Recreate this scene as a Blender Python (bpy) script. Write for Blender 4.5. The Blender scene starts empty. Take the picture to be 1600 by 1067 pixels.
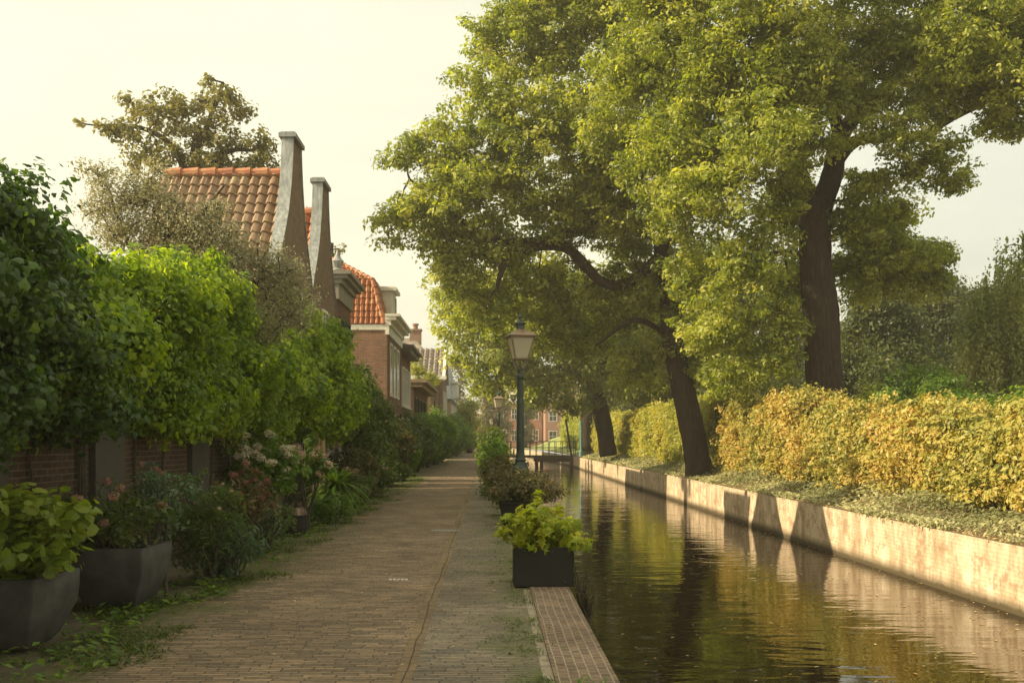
import bpy, math, random
import numpy as np
from mathutils import Vector
SC = bpy.context.scene
COL = SC.collection
rng = np.random.default_rng(7)
random.seed(7)
R = math.radians
F = 1556.0            # focal length in photograph pixels (35 mm lens, 1600 px wide)

# ------------------------------------------------------------------ camera
cd = bpy.data.cameras.new('camera')
cam = bpy.data.objects.new('camera', cd); COL.objects.link(cam)
cam.location = (0, 0, 1.5); cam.rotation_euler = (R(90), 0, 0)
cd.sensor_width = 36; cd.lens = 36*F/1600
cd.shift_x = 36/1600; cd.shift_y = 151.5/1600
cd.clip_start = 0.1; cd.clip_end = 3000
SC.camera = cam

# ------------------------------------------------------------------ light
SUN_EL, SUN_AZ = 28.5, -9.0      # azimuth: degrees ahead of straight left
sx, sy, sz = -math.cos(R(SUN_AZ))*math.cos(R(SUN_EL)), math.sin(R(SUN_AZ))*math.cos(R(SUN_EL)), math.sin(R(SUN_EL))
sd = bpy.data.lights.new('sun', 'SUN'); sd.energy = 5.0; sd.angle = R(0.5); sd.color = (1.0, 0.83, 0.56)
sun = bpy.data.objects.new('sun', sd); COL.objects.link(sun)
sun.rotation_euler = Vector((sx, sy, sz)).to_track_quat('Z', 'Y').to_euler()
sun.location = (-20, 20, 30)
W = bpy.data.worlds.new('World'); SC.world = W; W.use_nodes = True
nt = W.node_tree; nt.nodes.clear()
def wn(t, **k):
    n = nt.nodes.new(t)
    for a, b in k.items(): setattr(n, a, b)
    return n
wo = wn('ShaderNodeOutputWorld'); wb = wn('ShaderNodeBackground')
sky = wn('ShaderNodeTexSky', sky_type='NISHITA', sun_disc=False, sun_elevation=R(SUN_EL), sun_rotation=R(SUN_AZ-90), air_density=1.0, dust_density=3.0)
# a thin veil of bright cream cloud over the sky, brighter towards the sun's side
tc = wn('ShaderNodeTexCoord')
dot = wn('ShaderNodeVectorMath', operation='DOT_PRODUCT'); dot.inputs[1].default_value = (sx, sy, sz)
nrm = wn('ShaderNodeVectorMath', operation='NORMALIZE')
nt.links.new(tc.outputs['Generated'], nrm.inputs[0]); nt.links.new(nrm.outputs[0], dot.inputs[0])
ramp = wn('ShaderNodeValToRGB')
ramp.color_ramp.elements[0].position = 0.0; ramp.color_ramp.elements[0].color = (7.6, 7.7, 6.3, 1)
ramp.color_ramp.elements[1].position = 1.0; ramp.color_ramp.elements[1].color = (14.5, 13.2, 9.2, 1)
e = ramp.color_ramp.elements.new(0.45); e.color = (8.0, 7.9, 6.1, 1)
mr = wn('ShaderNodeMapRange'); mr.inputs[1].default_value = -0.2; mr.inputs[2].default_value = 1.0
nt.links.new(dot.outputs['Value'], mr.inputs[0]); nt.links.new(mr.outputs[0], ramp.inputs[0])
mp = wn('ShaderNodeMapping'); mp.inputs['Scale'].default_value = (1.2, 2.2, 5)
nz = wn('ShaderNodeTexNoise'); nz.inputs['Scale'].default_value = 1.6; nz.inputs['Detail'].default_value = 6
nt.links.new(nrm.outputs[0], mp.inputs[0]); nt.links.new(mp.outputs[0], nz.inputs['Vector'])
mr2 = wn('ShaderNodeMapRange'); mr2.inputs[1].default_value = 0.3; mr2.inputs[2].default_value = 0.7; mr2.inputs[3].default_value = 0.60; mr2.inputs[4].default_value = 1.0
nt.links.new(nz.outputs[0], mr2.inputs[0])
mx = wn('ShaderNodeMix', data_type='RGBA')
nt.links.new(mr2.outputs[0], mx.inputs[0]); nt.links.new(sky.outputs[0], mx.inputs[6]); nt.links.new(ramp.outputs[0], mx.inputs[7])
# haze makes the low sky bright; overhead the veil thins and the sky is deeper
sp = wn('ShaderNodeSeparateXYZ'); nt.links.new(nrm.outputs[0], sp.inputs[0])
mz = wn('ShaderNodeMapRange', interpolation_type='SMOOTHSTEP'); mz.inputs[1].default_value = .34; mz.inputs[2].default_value = .72; mz.inputs[3].default_value = 1.0; mz.inputs[4].default_value = 1.05
nt.links.new(sp.outputs[2], mz.inputs[0])
vm = wn('ShaderNodeVectorMath', operation='SCALE'); nt.links.new(mx.outputs[2], vm.inputs[0]); nt.links.new(mz.outputs[0], vm.inputs['Scale'])
nt.links.new(vm.outputs[0], wb.inputs[0]); wb.inputs[1].default_value = 0.069
nt.links.new(wb.outputs[0], wo.inputs[0])
vs = SC.view_settings
vs.view_transform = 'Standard'; vs.look = 'None'; vs.gamma = 1; vs.exposure = 1.02
SC.cycles.max_bounces = 6; SC.cycles.transparent_max_bounces = 6
SC.cycles.diffuse_bounces = 3; SC.cycles.glossy_bounces = 3; SC.cycles.transmission_bounces = 4; SC.cycles.volume_bounces = 0
SC.cycles.use_denoising = True; SC.cycles.denoising_prefilter = 'NONE'

# ------------------------------------------------------------------ helpers
def P(px, py, Y):
    return np.array([(px-764)*Y/F, Y, 1.5-(py-685)*Y/F])

def tag(o, label=None, cat=None, group=None, kind=None):
    if label: o['label'] = label
    if cat: o['category'] = cat
    if group: o['group'] = group
    if kind: o['kind'] = kind
    return o

def empty(name, loc, label, cat, group=None):
    o = bpy.data.objects.new(name, None); COL.objects.link(o); o.location = tuple(float(c) for c in loc)
    o.empty_display_size = 0.2
    return tag(o, label, cat, group)

def link_mesh(name, me, mat, parent=None):
    if mat is not None:
        for m in (mat if isinstance(mat, (list, tuple)) else [mat]): me.materials.append(m)
    o = bpy.data.objects.new(name, me); COL.objects.link(o)
    if parent is not None:
        o.parent = parent
        o.location = tuple(-c for c in world_loc(parent))     # meshes are written in world coordinates
    return o

def world_loc(o):
    v = Vector((0, 0, 0))
    while o is not None:
        v += o.location; o = o.parent
    return v

class MB:
    def __init__(s): s.v = []; s.f = []; s.n = 0; s.rnd = []
    def add(s, verts, faces, rnd=0.5):
        verts = np.asarray(verts, float)
        for f in (faces if isinstance(faces, list) and len(faces) and isinstance(faces[0], np.ndarray) and faces[0].ndim == 2 else [faces]):
            if isinstance(f, np.ndarray): s.f.append(f + s.n)
            else:
                by = {}
                for q in f: by.setdefault(len(q), []).append(q)
                for k in by: s.f.append(np.array(by[k]) + s.n)
        s.v.append(verts); s.n += len(verts)
        s.rnd.append(np.full(len(verts), rnd) if np.isscalar(rnd) else np.asarray(rnd))
        return s
    def box(s, a, b, rz=0.0, piv=None):
        x0, y0, z0 = a; x1, y1, z1 = b
        v = np.array([[x0,y0,z0],[x1,y0,z0],[x1,y1,z0],[x0,y1,z0],[x0,y0,z1],[x1,y0,z1],[x1,y1,z1],[x0,y1,z1]], float)
        if rz:
            c = np.array([(x0+x1)/2, (y0+y1)/2]) if piv is None else np.array(piv[:2])
            d = v[:, :2]-c; co, si = math.cos(rz), math.sin(rz)
            v[:, 0] = c[0]+d[:, 0]*co-d[:, 1]*si; v[:, 1] = c[1]+d[:, 0]*si+d[:, 1]*co
        return s.add(v, [(0,3,2,1),(4,5,6,7),(0,1,5,4),(1,2,6,5),(2,3,7,6),(3,0,4,7)])
    def bar(s, p, q, w, h=None):
        return s.tube([p, q], [w*0.7071, w*0.7071], 4, cap=True)
    def tube(s, pts, rad, n=8, cap=True, wob=0.0):
        pts = np.asarray(pts, float); m = len(pts); rad = np.broadcast_to(np.asarray(rad, float), (m,))
        t = np.gradient(pts, axis=0); t /= np.linalg.norm(t, axis=1)[:, None]+1e-9
        ref = np.array([0.13, 0.31, 0.94]) if abs(t[:, 2]).mean() < 0.8 else np.array([0.05, 1.0, 0.02])
        u = np.cross(t, ref); u /= np.linalg.norm(u, axis=1)[:, None]+1e-9
        w = np.cross(t, u)
        a = np.arange(n)*2*math.pi/n + (math.pi/4 if n == 4 else 0)
        rr = rad[:, None]*np.ones(n)
        if wob: rr = rr*(1+wob*np.sin(a*3+np.arange(m)[:, None]*0.6)*0.6+wob*rng.normal(0, .5, (m, n)))
        v = pts[:, None, :]+rr[..., None]*(np.cos(a)[None, :, None]*u[:, None, :]+np.sin(a)[None, :, None]*w[:, None, :])
        v = v.reshape(-1, 3)
        i = np.arange(m-1)[:, None]*n; j = np.arange(n)[None, :]; k = (j+1) % n
        q = np.stack([i+j, i+n+j, i+n+k, i+k], -1).reshape(-1, 4)
        s.add(v, [q])
        if cap:
            s.f.append(np.array([list(range(n))[::-1]])[:, ::-1]+s.n-m*n); s.f.append(np.array([list(range(n))[::-1]])+s.n-n)
        return s
    def lathe(s, c, prof, n=16, sq=False):
        # prof: (r, z) ; c: (x, y, z0)
        a = np.arange(n)*2*math.pi/n + (math.pi/4 if n == 4 else 0)
        m = len(prof); v = []
        for r, z in prof:
            v.append(np.stack([c[0]+r*np.cos(a), c[1]+r*np.sin(a), np.full(n, c[2]+z)], 1))
        v = np.concatenate(v)
        i = np.arange(m-1)[:, None]*n; j = np.arange(n)[None, :]; k = (j+1) % n
        q = np.stack([i+j, i+k, i+n+k, i+n+j], -1).reshape(-1, 4)
        s.add(v, [q])
        s.f.append(np.array([list(range(n))[::-1]])+s.n-m*n); s.f.append(np.array([list(range(n))])+s.n-n)
        return s
    def prism(s, poly, axis, a, b):
        # poly: list of 2D points in the plane across axis ('x': (y,z), 'y': (x,z), 'z': (x,y))
        poly = np.asarray(poly, float); n = len(poly)
        def mk(t):
            o = np.full(n, t)
            return {'x': np.stack([o, poly[:,0], poly[:,1]],1), 'y': np.stack([poly[:,0], o, poly[:,1]],1), 'z': np.stack([poly[:,0], poly[:,1], o],1)}[axis]
        v = np.concatenate([mk(a), mk(b)])
        q = [(i, (i+1) % n, (i+1) % n+n, i+n) for i in range(n)]
        s.add(v, q+[tuple(range(n))[::-1], tuple(range(n, 2*n))])
        return s
    def build(s, name, mat, parent=None, smooth=False, attr=False, fixn=True):
        me = to_mesh(name, np.concatenate(s.v), s.f, smooth, np.concatenate(s.rnd) if attr else None, uv=True)
        if fixn:
            import bmesh
            bm = bmesh.new(); bm.from_mesh(me); bmesh.ops.recalc_face_normals(bm, faces=bm.faces); bm.to_mesh(me); bm.free()
            box_uv(me)
        return link_mesh(name, me, mat, parent)

def to_mesh(name, V, faces, smooth=False, rnd=None, uv=False):
    me = bpy.data.meshes.new(name)
    V = np.ascontiguousarray(V, np.float32)
    me.vertices.add(len(V)); me.vertices.foreach_set('co', V.ravel())
    li = np.concatenate([f.ravel() for f in faces]).astype(np.int32)
    cnt = np.concatenate([np.full(len(f), f.shape[1]) for f in faces])
    st = np.concatenate([[0], np.cumsum(cnt)[:-1]]).astype(np.int32)
    me.loops.add(len(li)); me.loops.foreach_set('vertex_index', li)
    me.polygons.add(len(cnt)); me.polygons.foreach_set('loop_start', st)
    me.polygons.foreach_set('use_smooth', np.full(len(cnt), smooth))
    me.update(calc_edges=True)
    if rnd is not None:
        a = me.attributes.new('rnd', 'FLOAT', 'POINT'); a.data.foreach_set('value', np.ascontiguousarray(rnd, np.float32))
    if uv: box_uv(me)
    return me

def box_uv(me):
    uvl = me.uv_layers.get('UVMap') or me.uv_layers.new(name='UVMap')
    nl, nf = len(me.loops), len(me.polygons)
    nrm = np.zeros(nf*3, np.float32); me.polygons.foreach_get('normal', nrm); nrm = np.abs(nrm.reshape(-1, 3))
    tot = np.zeros(nf, np.int32); me.polygons.foreach_get('loop_total', tot)
    vi = np.zeros(nl, np.int32); me.loops.foreach_get('vertex_index', vi)
    co = np.zeros(len(me.vertices)*3, np.float32); me.vertices.foreach_get('co', co); co = co.reshape(-1, 3)[vi]
    ax = np.repeat(nrm.argmax(1), tot)
    u = np.where(ax == 0, co[:, 1], co[:, 0]); v = np.where(ax == 2, co[:, 1], co[:, 2])
    uvl.data.foreach_set('uv', np.stack([u, v], 1).astype(np.float32).ravel())

# ------------------------------------------------------------------ leaf templates (length 1 along +y, normal +z)
T = {}
T['leaf'] = (np.array([[0,-.5,0],[.30,-.02,.09],[0,.5,-.03],[-.30,-.02,.09]]), np.array([[0,1,2],[0,2,3]]))
T['small'] = (np.array([[0,-.5,0],[.24,0,.06],[0,.5,0],[-.24,0,.06]]), np.array([[0,1,2],[0,2,3]]))
T['narrow'] = (np.array([[0,-.5,0],[.12,0,.03],[0,.5,-.06],[-.12,0,.03]]), np.array([[0,1,2],[0,2,3]]))
def star(pts, cz=0.0):
    p = np.array([[0, 0.0, cz]]+[[x, y, z] for x, y, z in pts]); n = len(pts)
    return p, np.array([[0, i+1, (i+1) % n+1] for i in range(n)])
T['ivy'] = star([(0,-.38,-.02),(.28,-.42,-.03),(.46,-.10,-.05),(.26,.10,.0),(.0,.52,-.08),(-.26,.10,.0),(-.46,-.10,-.05),(-.28,-.42,-.03)], .06)
T['oak'] = star([(0,-.5,0),(.2,-.2,.03),(.12,-.08,.02),(.34,.1,.02),(.2,.18,.03),(.24,.38,0),(0,.5,-.06),(-.24,.38,0),(-.2,.18,.03),(-.34,.1,.02),(-.12,-.08,.02),(-.2,-.2,.03)], -.03)
T['heart'] = star([(0,-.36,.02),(.2,-.48,.0),(.42,-.32,-.04),(.47,-.02,-.07),(.3,.28,-.08),(0,.56,-.16),(-.3,.28,-.08),(-.47,-.02,-.07),(-.42,-.32,-.04),(-.2,-.48,0)], .0)
T['maple'] = star([(0,-.35,0),(.16,-.2,0),(.42,-.38,-.06),(.26,-.02,0),(.56,.14,-.08),(.2,.14,.01),(0,.62,-.08),(-.2,.14,.01),(-.56,.14,-.08),(-.26,-.02,0),(-.42,-.38,-.06),(-.16,-.2,0)], .04)
def blade(n=4, w=.05, bend=.45):
    v = []; f = []
    for i in range(n+1):
        t = i/n; ww = w*(1-t**1.6)+.002
        y = t*(1-bend*.25*t); z = -bend*t*t
        v += [[-ww, y, z], [ww, y, z]]
    for i in range(n): f.append([2*i, 2*i+1, 2*i+3, 2*i+2])
    return np.array(v), np.array(f)
T['blade'] = blade()
T['strap'] = blade(6, .045, .9)

def frames(N, roll=None):
    N = N/(np.linalg.norm(N, axis=1)[:, None]+1e-9)
    a = rng.normal(size=N.shape); u = a-(a*N).sum(1)[:, None]*N; u /= np.linalg.norm(u, axis=1)[:, None]+1e-9
    if roll is not None:       # roll: preferred direction of the leaf's length
        r = roll-(roll*N).sum(1)[:, None]*N; u = r/(np.linalg.norm(r, axis=1)[:, None]+1e-9)
    w = np.cross(u, N)
    return w, u, N            # x, y, z axes

def leaves(name, C, N, S, tmpl, mat, parent=None, rnd=None, dirs=None):
    tv, tf = T[tmpl]; n = len(C); k = len(tv)
    x, y, z = frames(N, dirs)
    S = np.broadcast_to(S, (n,))[:, None, None]
    V = C[:, None, :]+S*(tv[None, :, 0, None]*x[:, None]+tv[None, :, 1, None]*y[:, None]+tv[None, :, 2, None]*z[:, None])
    Fc = (np.arange(n)*k)[:, None, None]+tf[None]
    if rnd is None: rnd = rng.random(n)
    me = to_mesh(name, V.reshape(-1, 3), [Fc.reshape(-1, tf.shape[1])], False, np.repeat(rnd, k))
    return link_mesh(name, me, mat, parent)

def sph(n):
    v = rng.normal(size=(n, 3)); return v/np.linalg.norm(v, axis=1)[:, None]

def blob_points(blobs, dens, shell=0.5):
    """clump centres inside ellipsoids; blobs: (c(3), r(3)); dens: clumps per m3^(2/3)-ish surface"""
    out = []
    for c, r in blobs:
        area = 4*math.pi*((r[0]*r[1])**1.6/3+(r[0]*r[2])**1.6/3+(r[1]*r[2])**1.6/3)**(1/1.6)
        n = max(2, int(dens*area))
        d = sph(n); rad = shell+(1-shell)*rng.random(n)**0.6
        rad *= 1+0.10*np.sin(d[:, 0]*7+c[0])*np.cos(d[:, 2]*6+c[1])
        out.append(np.array(c)+d*rad[:, None]*np.array(r))
    return np.concatenate(out)

def clump_leaves(C, per, cr, flat=0.7, size=0.12, up=0.6, centre=None):
    n = len(C)*per
    cid = np.repeat(np.arange(len(C)), per)
    cs = (0.7+0.6*rng.random(len(C)))[cid]
    d = sph(n); rr = (rng.random(n)**0.45)[:, None]
    off = d*rr*cr*cs[:, None]; off[:, 2] *= flat
    pos = C[cid]+off
    cn = sph(len(C))[cid]*.45; N = d*0.75+cn+sph(n)*0.5; N[:, 2] += up
    S = size*(0.5+0.9*rng.random(n)**1.3)*(.85+.3*rng.random(len(C)))[cid]
    crnd = rng.random(len(C))
    rnd = np.clip(0.55*crnd[cid]+0.45*rng.random(n)+rng.normal(0, .03, n), 0, 1)
    return pos, N, S, rnd

def twig_net(mb, anchors, targets, r0, r1=0.008, sides=4, maxlink=99, lift=0.15):
    """branching wood: each clump grows out of the nearest wood already there"""
    A = np.asarray(anchors, float); pts = [a for a in A]; rad = [r0]*len(A)
    d = np.min(np.linalg.norm(targets[:, None]-A[None], axis=2), axis=1)
    P_ = np.array(pts); Rr = np.array(rad, float)
    for i in np.argsort(d):
        t = targets[i]; dd = np.linalg.norm(P_-t, axis=1)
        j = int(np.argmin(dd)); a = P_[j]; L = dd[j]
        if L < 1e-3: continue
        ra = Rr[j]*0.72; rb = max(r1, ra*0.6)
        k = 4; s = np.linspace(0, 1, k)[:, None]
        bend = rng.normal(0, L*.09, 3); bend[2] -= L*lift
        mid = a+(t-a)*s+np.sin(s*math.pi)*bend
        mb.tube(mid, np.linspace(ra, rb, k), sides, cap=False)
        P_ = np.vstack([P_, mid[1:]]); Rr = np.concatenate([Rr, np.full(k-1, 1.0)*np.linspace(ra, rb, k)[1:]])

def catmull(pts, rad, sub=5):
    pts = np.asarray(pts, float); rad = np.asarray(rad, float)
    p = np.vstack([2*pts[0]-pts[1], pts, 2*pts[-1]-pts[-2]]); out = []; ro = []
    for i in range(1, len(p)-2):
        for t in np.linspace(0, 1, sub, endpoint=False):
            out.append(.5*((2*p[i])+(-p[i-1]+p[i+1])*t+(2*p[i-1]-5*p[i]+4*p[i+1]-p[i+2])*t*t+(-p[i-1]+3*p[i]-3*p[i+1]+p[i+2])*t**3))
            ro.append(rad[i-1]*(1-t)+rad[i]*t)
    out.append(pts[-1]); ro.append(rad[-1])
    return np.array(out), np.array(ro)

# ------------------------------------------------------------------ materials
def newmat(name):
    m = bpy.data.materials.new(name); m.use_nodes = True
    t = m.node_tree; b = t.nodes['Principled BSDF']; o = t.nodes['Material Output']
    return m, t, b, o
def nd(t, typ, ins=None, **k):
    n = t.nodes.new(typ)
    for a, b in k.items(): setattr(n, a, b)
    for a, b in (ins or {}).items(): n.inputs[a].default_value = b
    return n
def rampnode(t, stops):
    n = t.nodes.new('ShaderNodeValToRGB'); cr = n.color_ramp
    while len(cr.elements) > 1: cr.elements.remove(cr.elements[-1])
    cr.elements[0].position = stops[0][0]; cr.elements[0].color = (*stops[0][1], 1)
    for p, c in stops[1:]:
        e = cr.elements.new(p); e.color = (*c, 1)
    return n
def mixc(t, fac, a, b, mode='MIX'):
    n = nd(t, 'ShaderNodeMix', data_type='RGBA', blend_type=mode)
    for s, v in ((0, fac), (6, a), (7, b)):
        if hasattr(v, 'links'): t.links.new(v, n.inputs[s])
        elif s == 0: n.inputs[0].default_value = v
        else: n.inputs[s].default_value = (*v, 1)
    return n.outputs[2]
def leafmat(name, stops, trans=None, tfac=0.42, rough=0.5, spec=0.35):
    m, t, b, o = newmat(name)
    at = nd(t, 'ShaderNodeAttribute', attribute_name='rnd')
    rp = rampnode(t, stops); t.links.new(at.outputs['Fac'], rp.inputs[0])
    t.links.new(rp.outputs[0], b.inputs['Base Color']); b.inputs['Roughness'].default_value = rough
    b.inputs['Specular IOR Level'].default_value = spec
    tr = nd(t, 'ShaderNodeBsdfTranslucent')
    tint = mixc(t, 1.0, rp.outputs[0], trans or (2.4, 2.3, 0.9), 'MULTIPLY')
    t.links.new(tint, tr.inputs[0])
    ms = nd(t, 'ShaderNodeMixShader', {0: tfac})
    t.links.new(b.outputs[0], ms.inputs[1]); t.links.new(tr.outputs[0], ms.inputs[2]); t.links.new(ms.outputs[0], o.inputs[0])
    return m
def noisy(name, c1, c2, scale=4, rough=0.8, bump=0.3, bscale=30, c3=None, metallic=0, stretch=None, detail=6, dist=0.01):
    m, t, b, o = newmat(name)
    tc = nd(t, 'ShaderNodeTexCoord'); mp = nd(t, 'ShaderNodeMapping')
    g = nd(t, 'ShaderNodeNewGeometry')
    t.links.new(g.outputs['Position'], mp.inputs[0])
    if stretch: mp.inputs['Scale'].default_value = stretch
    n1 = nd(t, 'ShaderNodeTexNoise', {'Scale': scale, 'Detail': detail, 'Roughness': .65}); t.links.new(mp.outputs[0], n1.inputs[0])
    st = [(0.3, c1), (0.7, c2)] if c3 is None else [(0.28, c1), (0.52, c2), (0.72, c3)]
    rp = rampnode(t, st); t.links.new(n1.outputs[0], rp.inputs[0]); t.links.new(rp.outputs[0], b.inputs['Base Color'])
    n2 = nd(t, 'ShaderNodeTexNoise', {'Scale': bscale, 'Detail': 5}); t.links.new(mp.outputs[0], n2.inputs[0])
    bp = nd(t, 'ShaderNodeBump', {'Strength': bump, 'Distance': dist}); t.links.new(n2.outputs[0], bp.inputs['Height']); t.links.new(bp.outputs[0], b.inputs['Normal'])
    b.inputs['Roughness'].default_value = rough; b.inputs['Metallic'].default_value = metallic
    return m
def brick(name, c1, c2, mortar, bw=.22, rh=.062, ms=.008, rough=.85, stain=(.6, .6, .5), stain_amt=.5, moss=None, rot=0, bumps=.5, offs=.5, shuffle=False, dist=.006, wave=.02):
    m, t, b, o = newmat(name)
    tc = nd(t, 'ShaderNodeTexCoord'); mp = nd(t, 'ShaderNodeMapping'); mp.inputs['Rotation'].default_value[2] = rot
    t.links.new(tc.outputs['UV'], mp.inputs[0])
    # slight waviness so courses are not ruler straight
    wz = nd(t, 'ShaderNodeTexNoise', {'Scale': 1.3, 'Detail': 2}); t.links.new(mp.outputs[0], wz.inputs[0])
    wv = nd(t, 'ShaderNodeVectorMath', operation='MULTIPLY_ADD'); wv.inputs[1].default_value = (wave, wave, 0)
    t.links.new(wz.outputs['Color'], wv.inputs[0]); t.links.new(mp.outputs[0], wv.inputs[2])
    br = nd(t, 'ShaderNodeTexBrick', {'Color1': (*c1, 1), 'Color2': (*c2, 1), 'Mortar': (*mortar, 1), 'Scale': 1.0, 'Mortar Size': ms, 'Mortar Smooth': .4, 'Bias': 0.0, 'Brick Width': bw, 'Row Height': rh}, offset=offs)
    if shuffle:
        sx_ = nd(t, 'ShaderNodeSeparateXYZ'); t.links.new(wv.outputs[0], sx_.inputs[0])
        dv = nd(t, 'ShaderNodeMath', {1: rh}, operation='DIVIDE'); t.links.new(sx_.outputs[1], dv.inputs[0])
        fl = nd(t, 'ShaderNodeMath', operation='FLOOR'); t.links.new(dv.outputs[0], fl.inputs[0])
        wh = nd(t, 'ShaderNodeTexWhiteNoise', noise_dimensions='1D'); t.links.new(fl.outputs[0], wh.inputs['W'])
        ma = nd(t, 'ShaderNodeMath', {1: bw}, operation='MULTIPLY_ADD'); t.links.new(wh.outputs[0], ma.inputs[0]); t.links.new(sx_.outputs[0], ma.inputs[2])
        cx_ = nd(t, 'ShaderNodeCombineXYZ'); t.links.new(ma.outputs[0], cx_.inputs[0]); t.links.new(sx_.outputs[1], cx_.inputs[1])
        t.links.new(cx_.outputs[0], br.inputs['Vector'])
    else: t.links.new(wv.outputs[0], br.inputs['Vector'])
    n1 = nd(t, 'ShaderNodeTexNoise', {'Scale': .9, 'Detail': 8, 'Roughness': .7}); t.links.new(mp.outputs[0], n1.inputs[0])
    rp = rampnode(t, [(0.35, stain), (0.65, (1.15, 1.12, 1.05))]); t.links.new(n1.outputs[0], rp.inputs[0])
    col = mixc(t, stain_amt, br.outputs[0], rp.outputs[0], 'MULTIPLY')
    n3 = nd(t, 'ShaderNodeTexNoise', {'Scale': 22, 'Detail': 4}); t.links.new(mp.outputs[0], n3.inputs[0])
    rp3 = rampnode(t, [(0.3, (.72, .7, .68)), (0.7, (1.25, 1.2, 1.15))]); t.links.new(n3.outputs[0], rp3.inputs[0])
    col = mixc(t, .8, col, rp3.outputs[0], 'MULTIPLY')
    if moss:
        mc, lo, hi, sc = moss
        n4 = nd(t, 'ShaderNodeTexNoise', {'Scale': sc, 'Detail': 9, 'Roughness': .72}); t.links.new(mp.outputs[0], n4.inputs[0])
        mval = n4.outputs[0]
        if shuffle:      # moss grows where nobody walks: along both edges of the path
            gg = nd(t, 'ShaderNodeNewGeometry'); s3 = nd(t, 'ShaderNodeSeparateXYZ'); t.links.new(gg.outputs['Position'], s3.inputs[0])
            a1 = nd(t, 'ShaderNodeMath', {1: 1.15}, operation='ADD'); t.links.new(s3.outputs[0], a1.inputs[0])
            a2 = nd(t, 'ShaderNodeMath', operation='ABSOLUTE'); t.links.new(a1.outputs[0], a2.inputs[0])
            a3 = nd(t, 'ShaderNodeMapRange', {1: .75, 2: 1.6, 3: -.02, 4: .22}); t.links.new(a2.outputs[0], a3.inputs[0])
            a4 = nd(t, 'ShaderNodeMath', operation='ADD'); t.links.new(n4.outputs[0], a4.inputs[0]); t.links.new(a3.outputs[0], a4.inputs[1]); mval = a4.outputs[0]
        rp4 = rampnode(t, [(lo, (0, 0, 0)), (hi, (.85, .85, .85))]); t.links.new(mval, rp4.inputs[0])
        col = mixc(t, rp4.outputs[0], col, mc)
    t.links.new(col, b.inputs['Base Color'])
    ad = nd(t, 'ShaderNodeMath', operation='MULTIPLY_ADD'); ad.inputs[1].default_value = .35
    inv = nd(t, 'ShaderNodeMath', operation='SUBTRACT'); inv.inputs[0].default_value = 1
    t.links.new(br.outputs['Fac'], inv.inputs[1]); t.links.new(n3.outputs[0], ad.inputs[0]); t.links.new(inv.outputs[0], ad.inputs[2])
    bp = nd(t, 'ShaderNodeBump', {'Strength': bumps, 'Distance': dist}); t.links.new(ad.outputs[0], bp.inputs['Height']); t.links.new(bp.outputs[0], b.inputs['Normal'])
    b.inputs['Roughness'].default_value = rough; b.inputs['Specular IOR Level'].default_value = .3
    return m
def plain(name, c, rough=.5, metallic=0, spec=.5):
    m, t, b, o = newmat(name); b.inputs['Base Color'].default_value = (*c, 1); b.inputs['Roughness'].default_value = rough; b.inputs['Metallic'].default_value = metallic
    b.inputs['Specular IOR Level'].default_value = spec
    return m

M = {}
G = lambda *a: a
M['oak'] = leafmat('oak_leaf', [(0, (.065,.095,.016)), (.35, (.17,.21,.028)), (.75, (.35,.37,.065)), (1, (.54,.50,.20))], (1.8, 1.8, .55), .46, .38, .5)
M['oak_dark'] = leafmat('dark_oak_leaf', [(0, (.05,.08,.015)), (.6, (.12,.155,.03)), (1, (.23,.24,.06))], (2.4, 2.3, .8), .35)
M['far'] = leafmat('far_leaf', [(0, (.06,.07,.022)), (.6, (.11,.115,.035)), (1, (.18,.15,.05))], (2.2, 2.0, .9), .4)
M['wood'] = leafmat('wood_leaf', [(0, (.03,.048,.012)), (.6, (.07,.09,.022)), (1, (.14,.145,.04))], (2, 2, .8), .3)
M['weep'] = leafmat('weeping_leaf', [(0, (.10,.13,.04)), (.6, (.23,.26,.09)), (1, (.40,.39,.17))], (2, 2, .9), .35)
M['beech'] = leafmat('beech_leaf', [(0, (.09,.11,.025)), (.25, (.23,.24,.05)), (.55, (.40,.34,.075)), (.82, (.46,.29,.075)), (1, (.60,.47,.18))], (1.6, 1.5, .7), .30, .45)
M['beech_green'] = leafmat('green_beech_leaf', [(0, (.14,.17,.03)), (.5, (.30,.30,.045)), (.85, (.40,.34,.06)), (1, (.44,.28,.06))], (1.9, 1.8, .7), .38, .45)
M['ivy'] = leafmat('ivy_leaf', [(0, (.02,.042,.010)), (.55, (.05,.095,.016)), (.85, (.10,.17,.02)), (1, (.22,.29,.03))], (2.4, 2.6, .6), .3, .45, .35)
M['lime'] = leafmat('lime_leaf', [(0, (.055,.10,.010)), (.5, (.135,.215,.016)), (1, (.32,.39,.025))], (2.6, 2.4, .5), .42, .45)
M['olive'] = leafmat('olive_leaf', [(0, (.15,.15,.08)), (.6, (.29,.28,.16)), (1, (.46,.43,.28))], (1.5, 1.4, .9), .3)
M['locust'] = leafmat('locust_leaf', [(0, (.09,.095,.03)), (.6, (.17,.17,.06)), (1, (.28,.25,.10))], (2.3, 2.1, .9), .4)
M['heart'] = leafmat('broad_lime_leaf', [(0, (.08,.13,.012)), (.5, (.16,.21,.018)), (1, (.26,.28,.03))], (2.2, 2.2, .6), .4, .45)
M['mapleleaf'] = leafmat('yellow_lobed_leaf', [(0, (.13,.19,.012)), (.5, (.26,.31,.02)), (1, (.45,.42,.03))], (1.9, 1.8, .6), .45, .45)
M['shrub'] = leafmat('shrub_leaf', [(0, (.035,.06,.014)), (.6, (.075,.11,.024)), (1, (.15,.175,.04))], (2.3, 2.4, .8), .35, .42)
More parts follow.
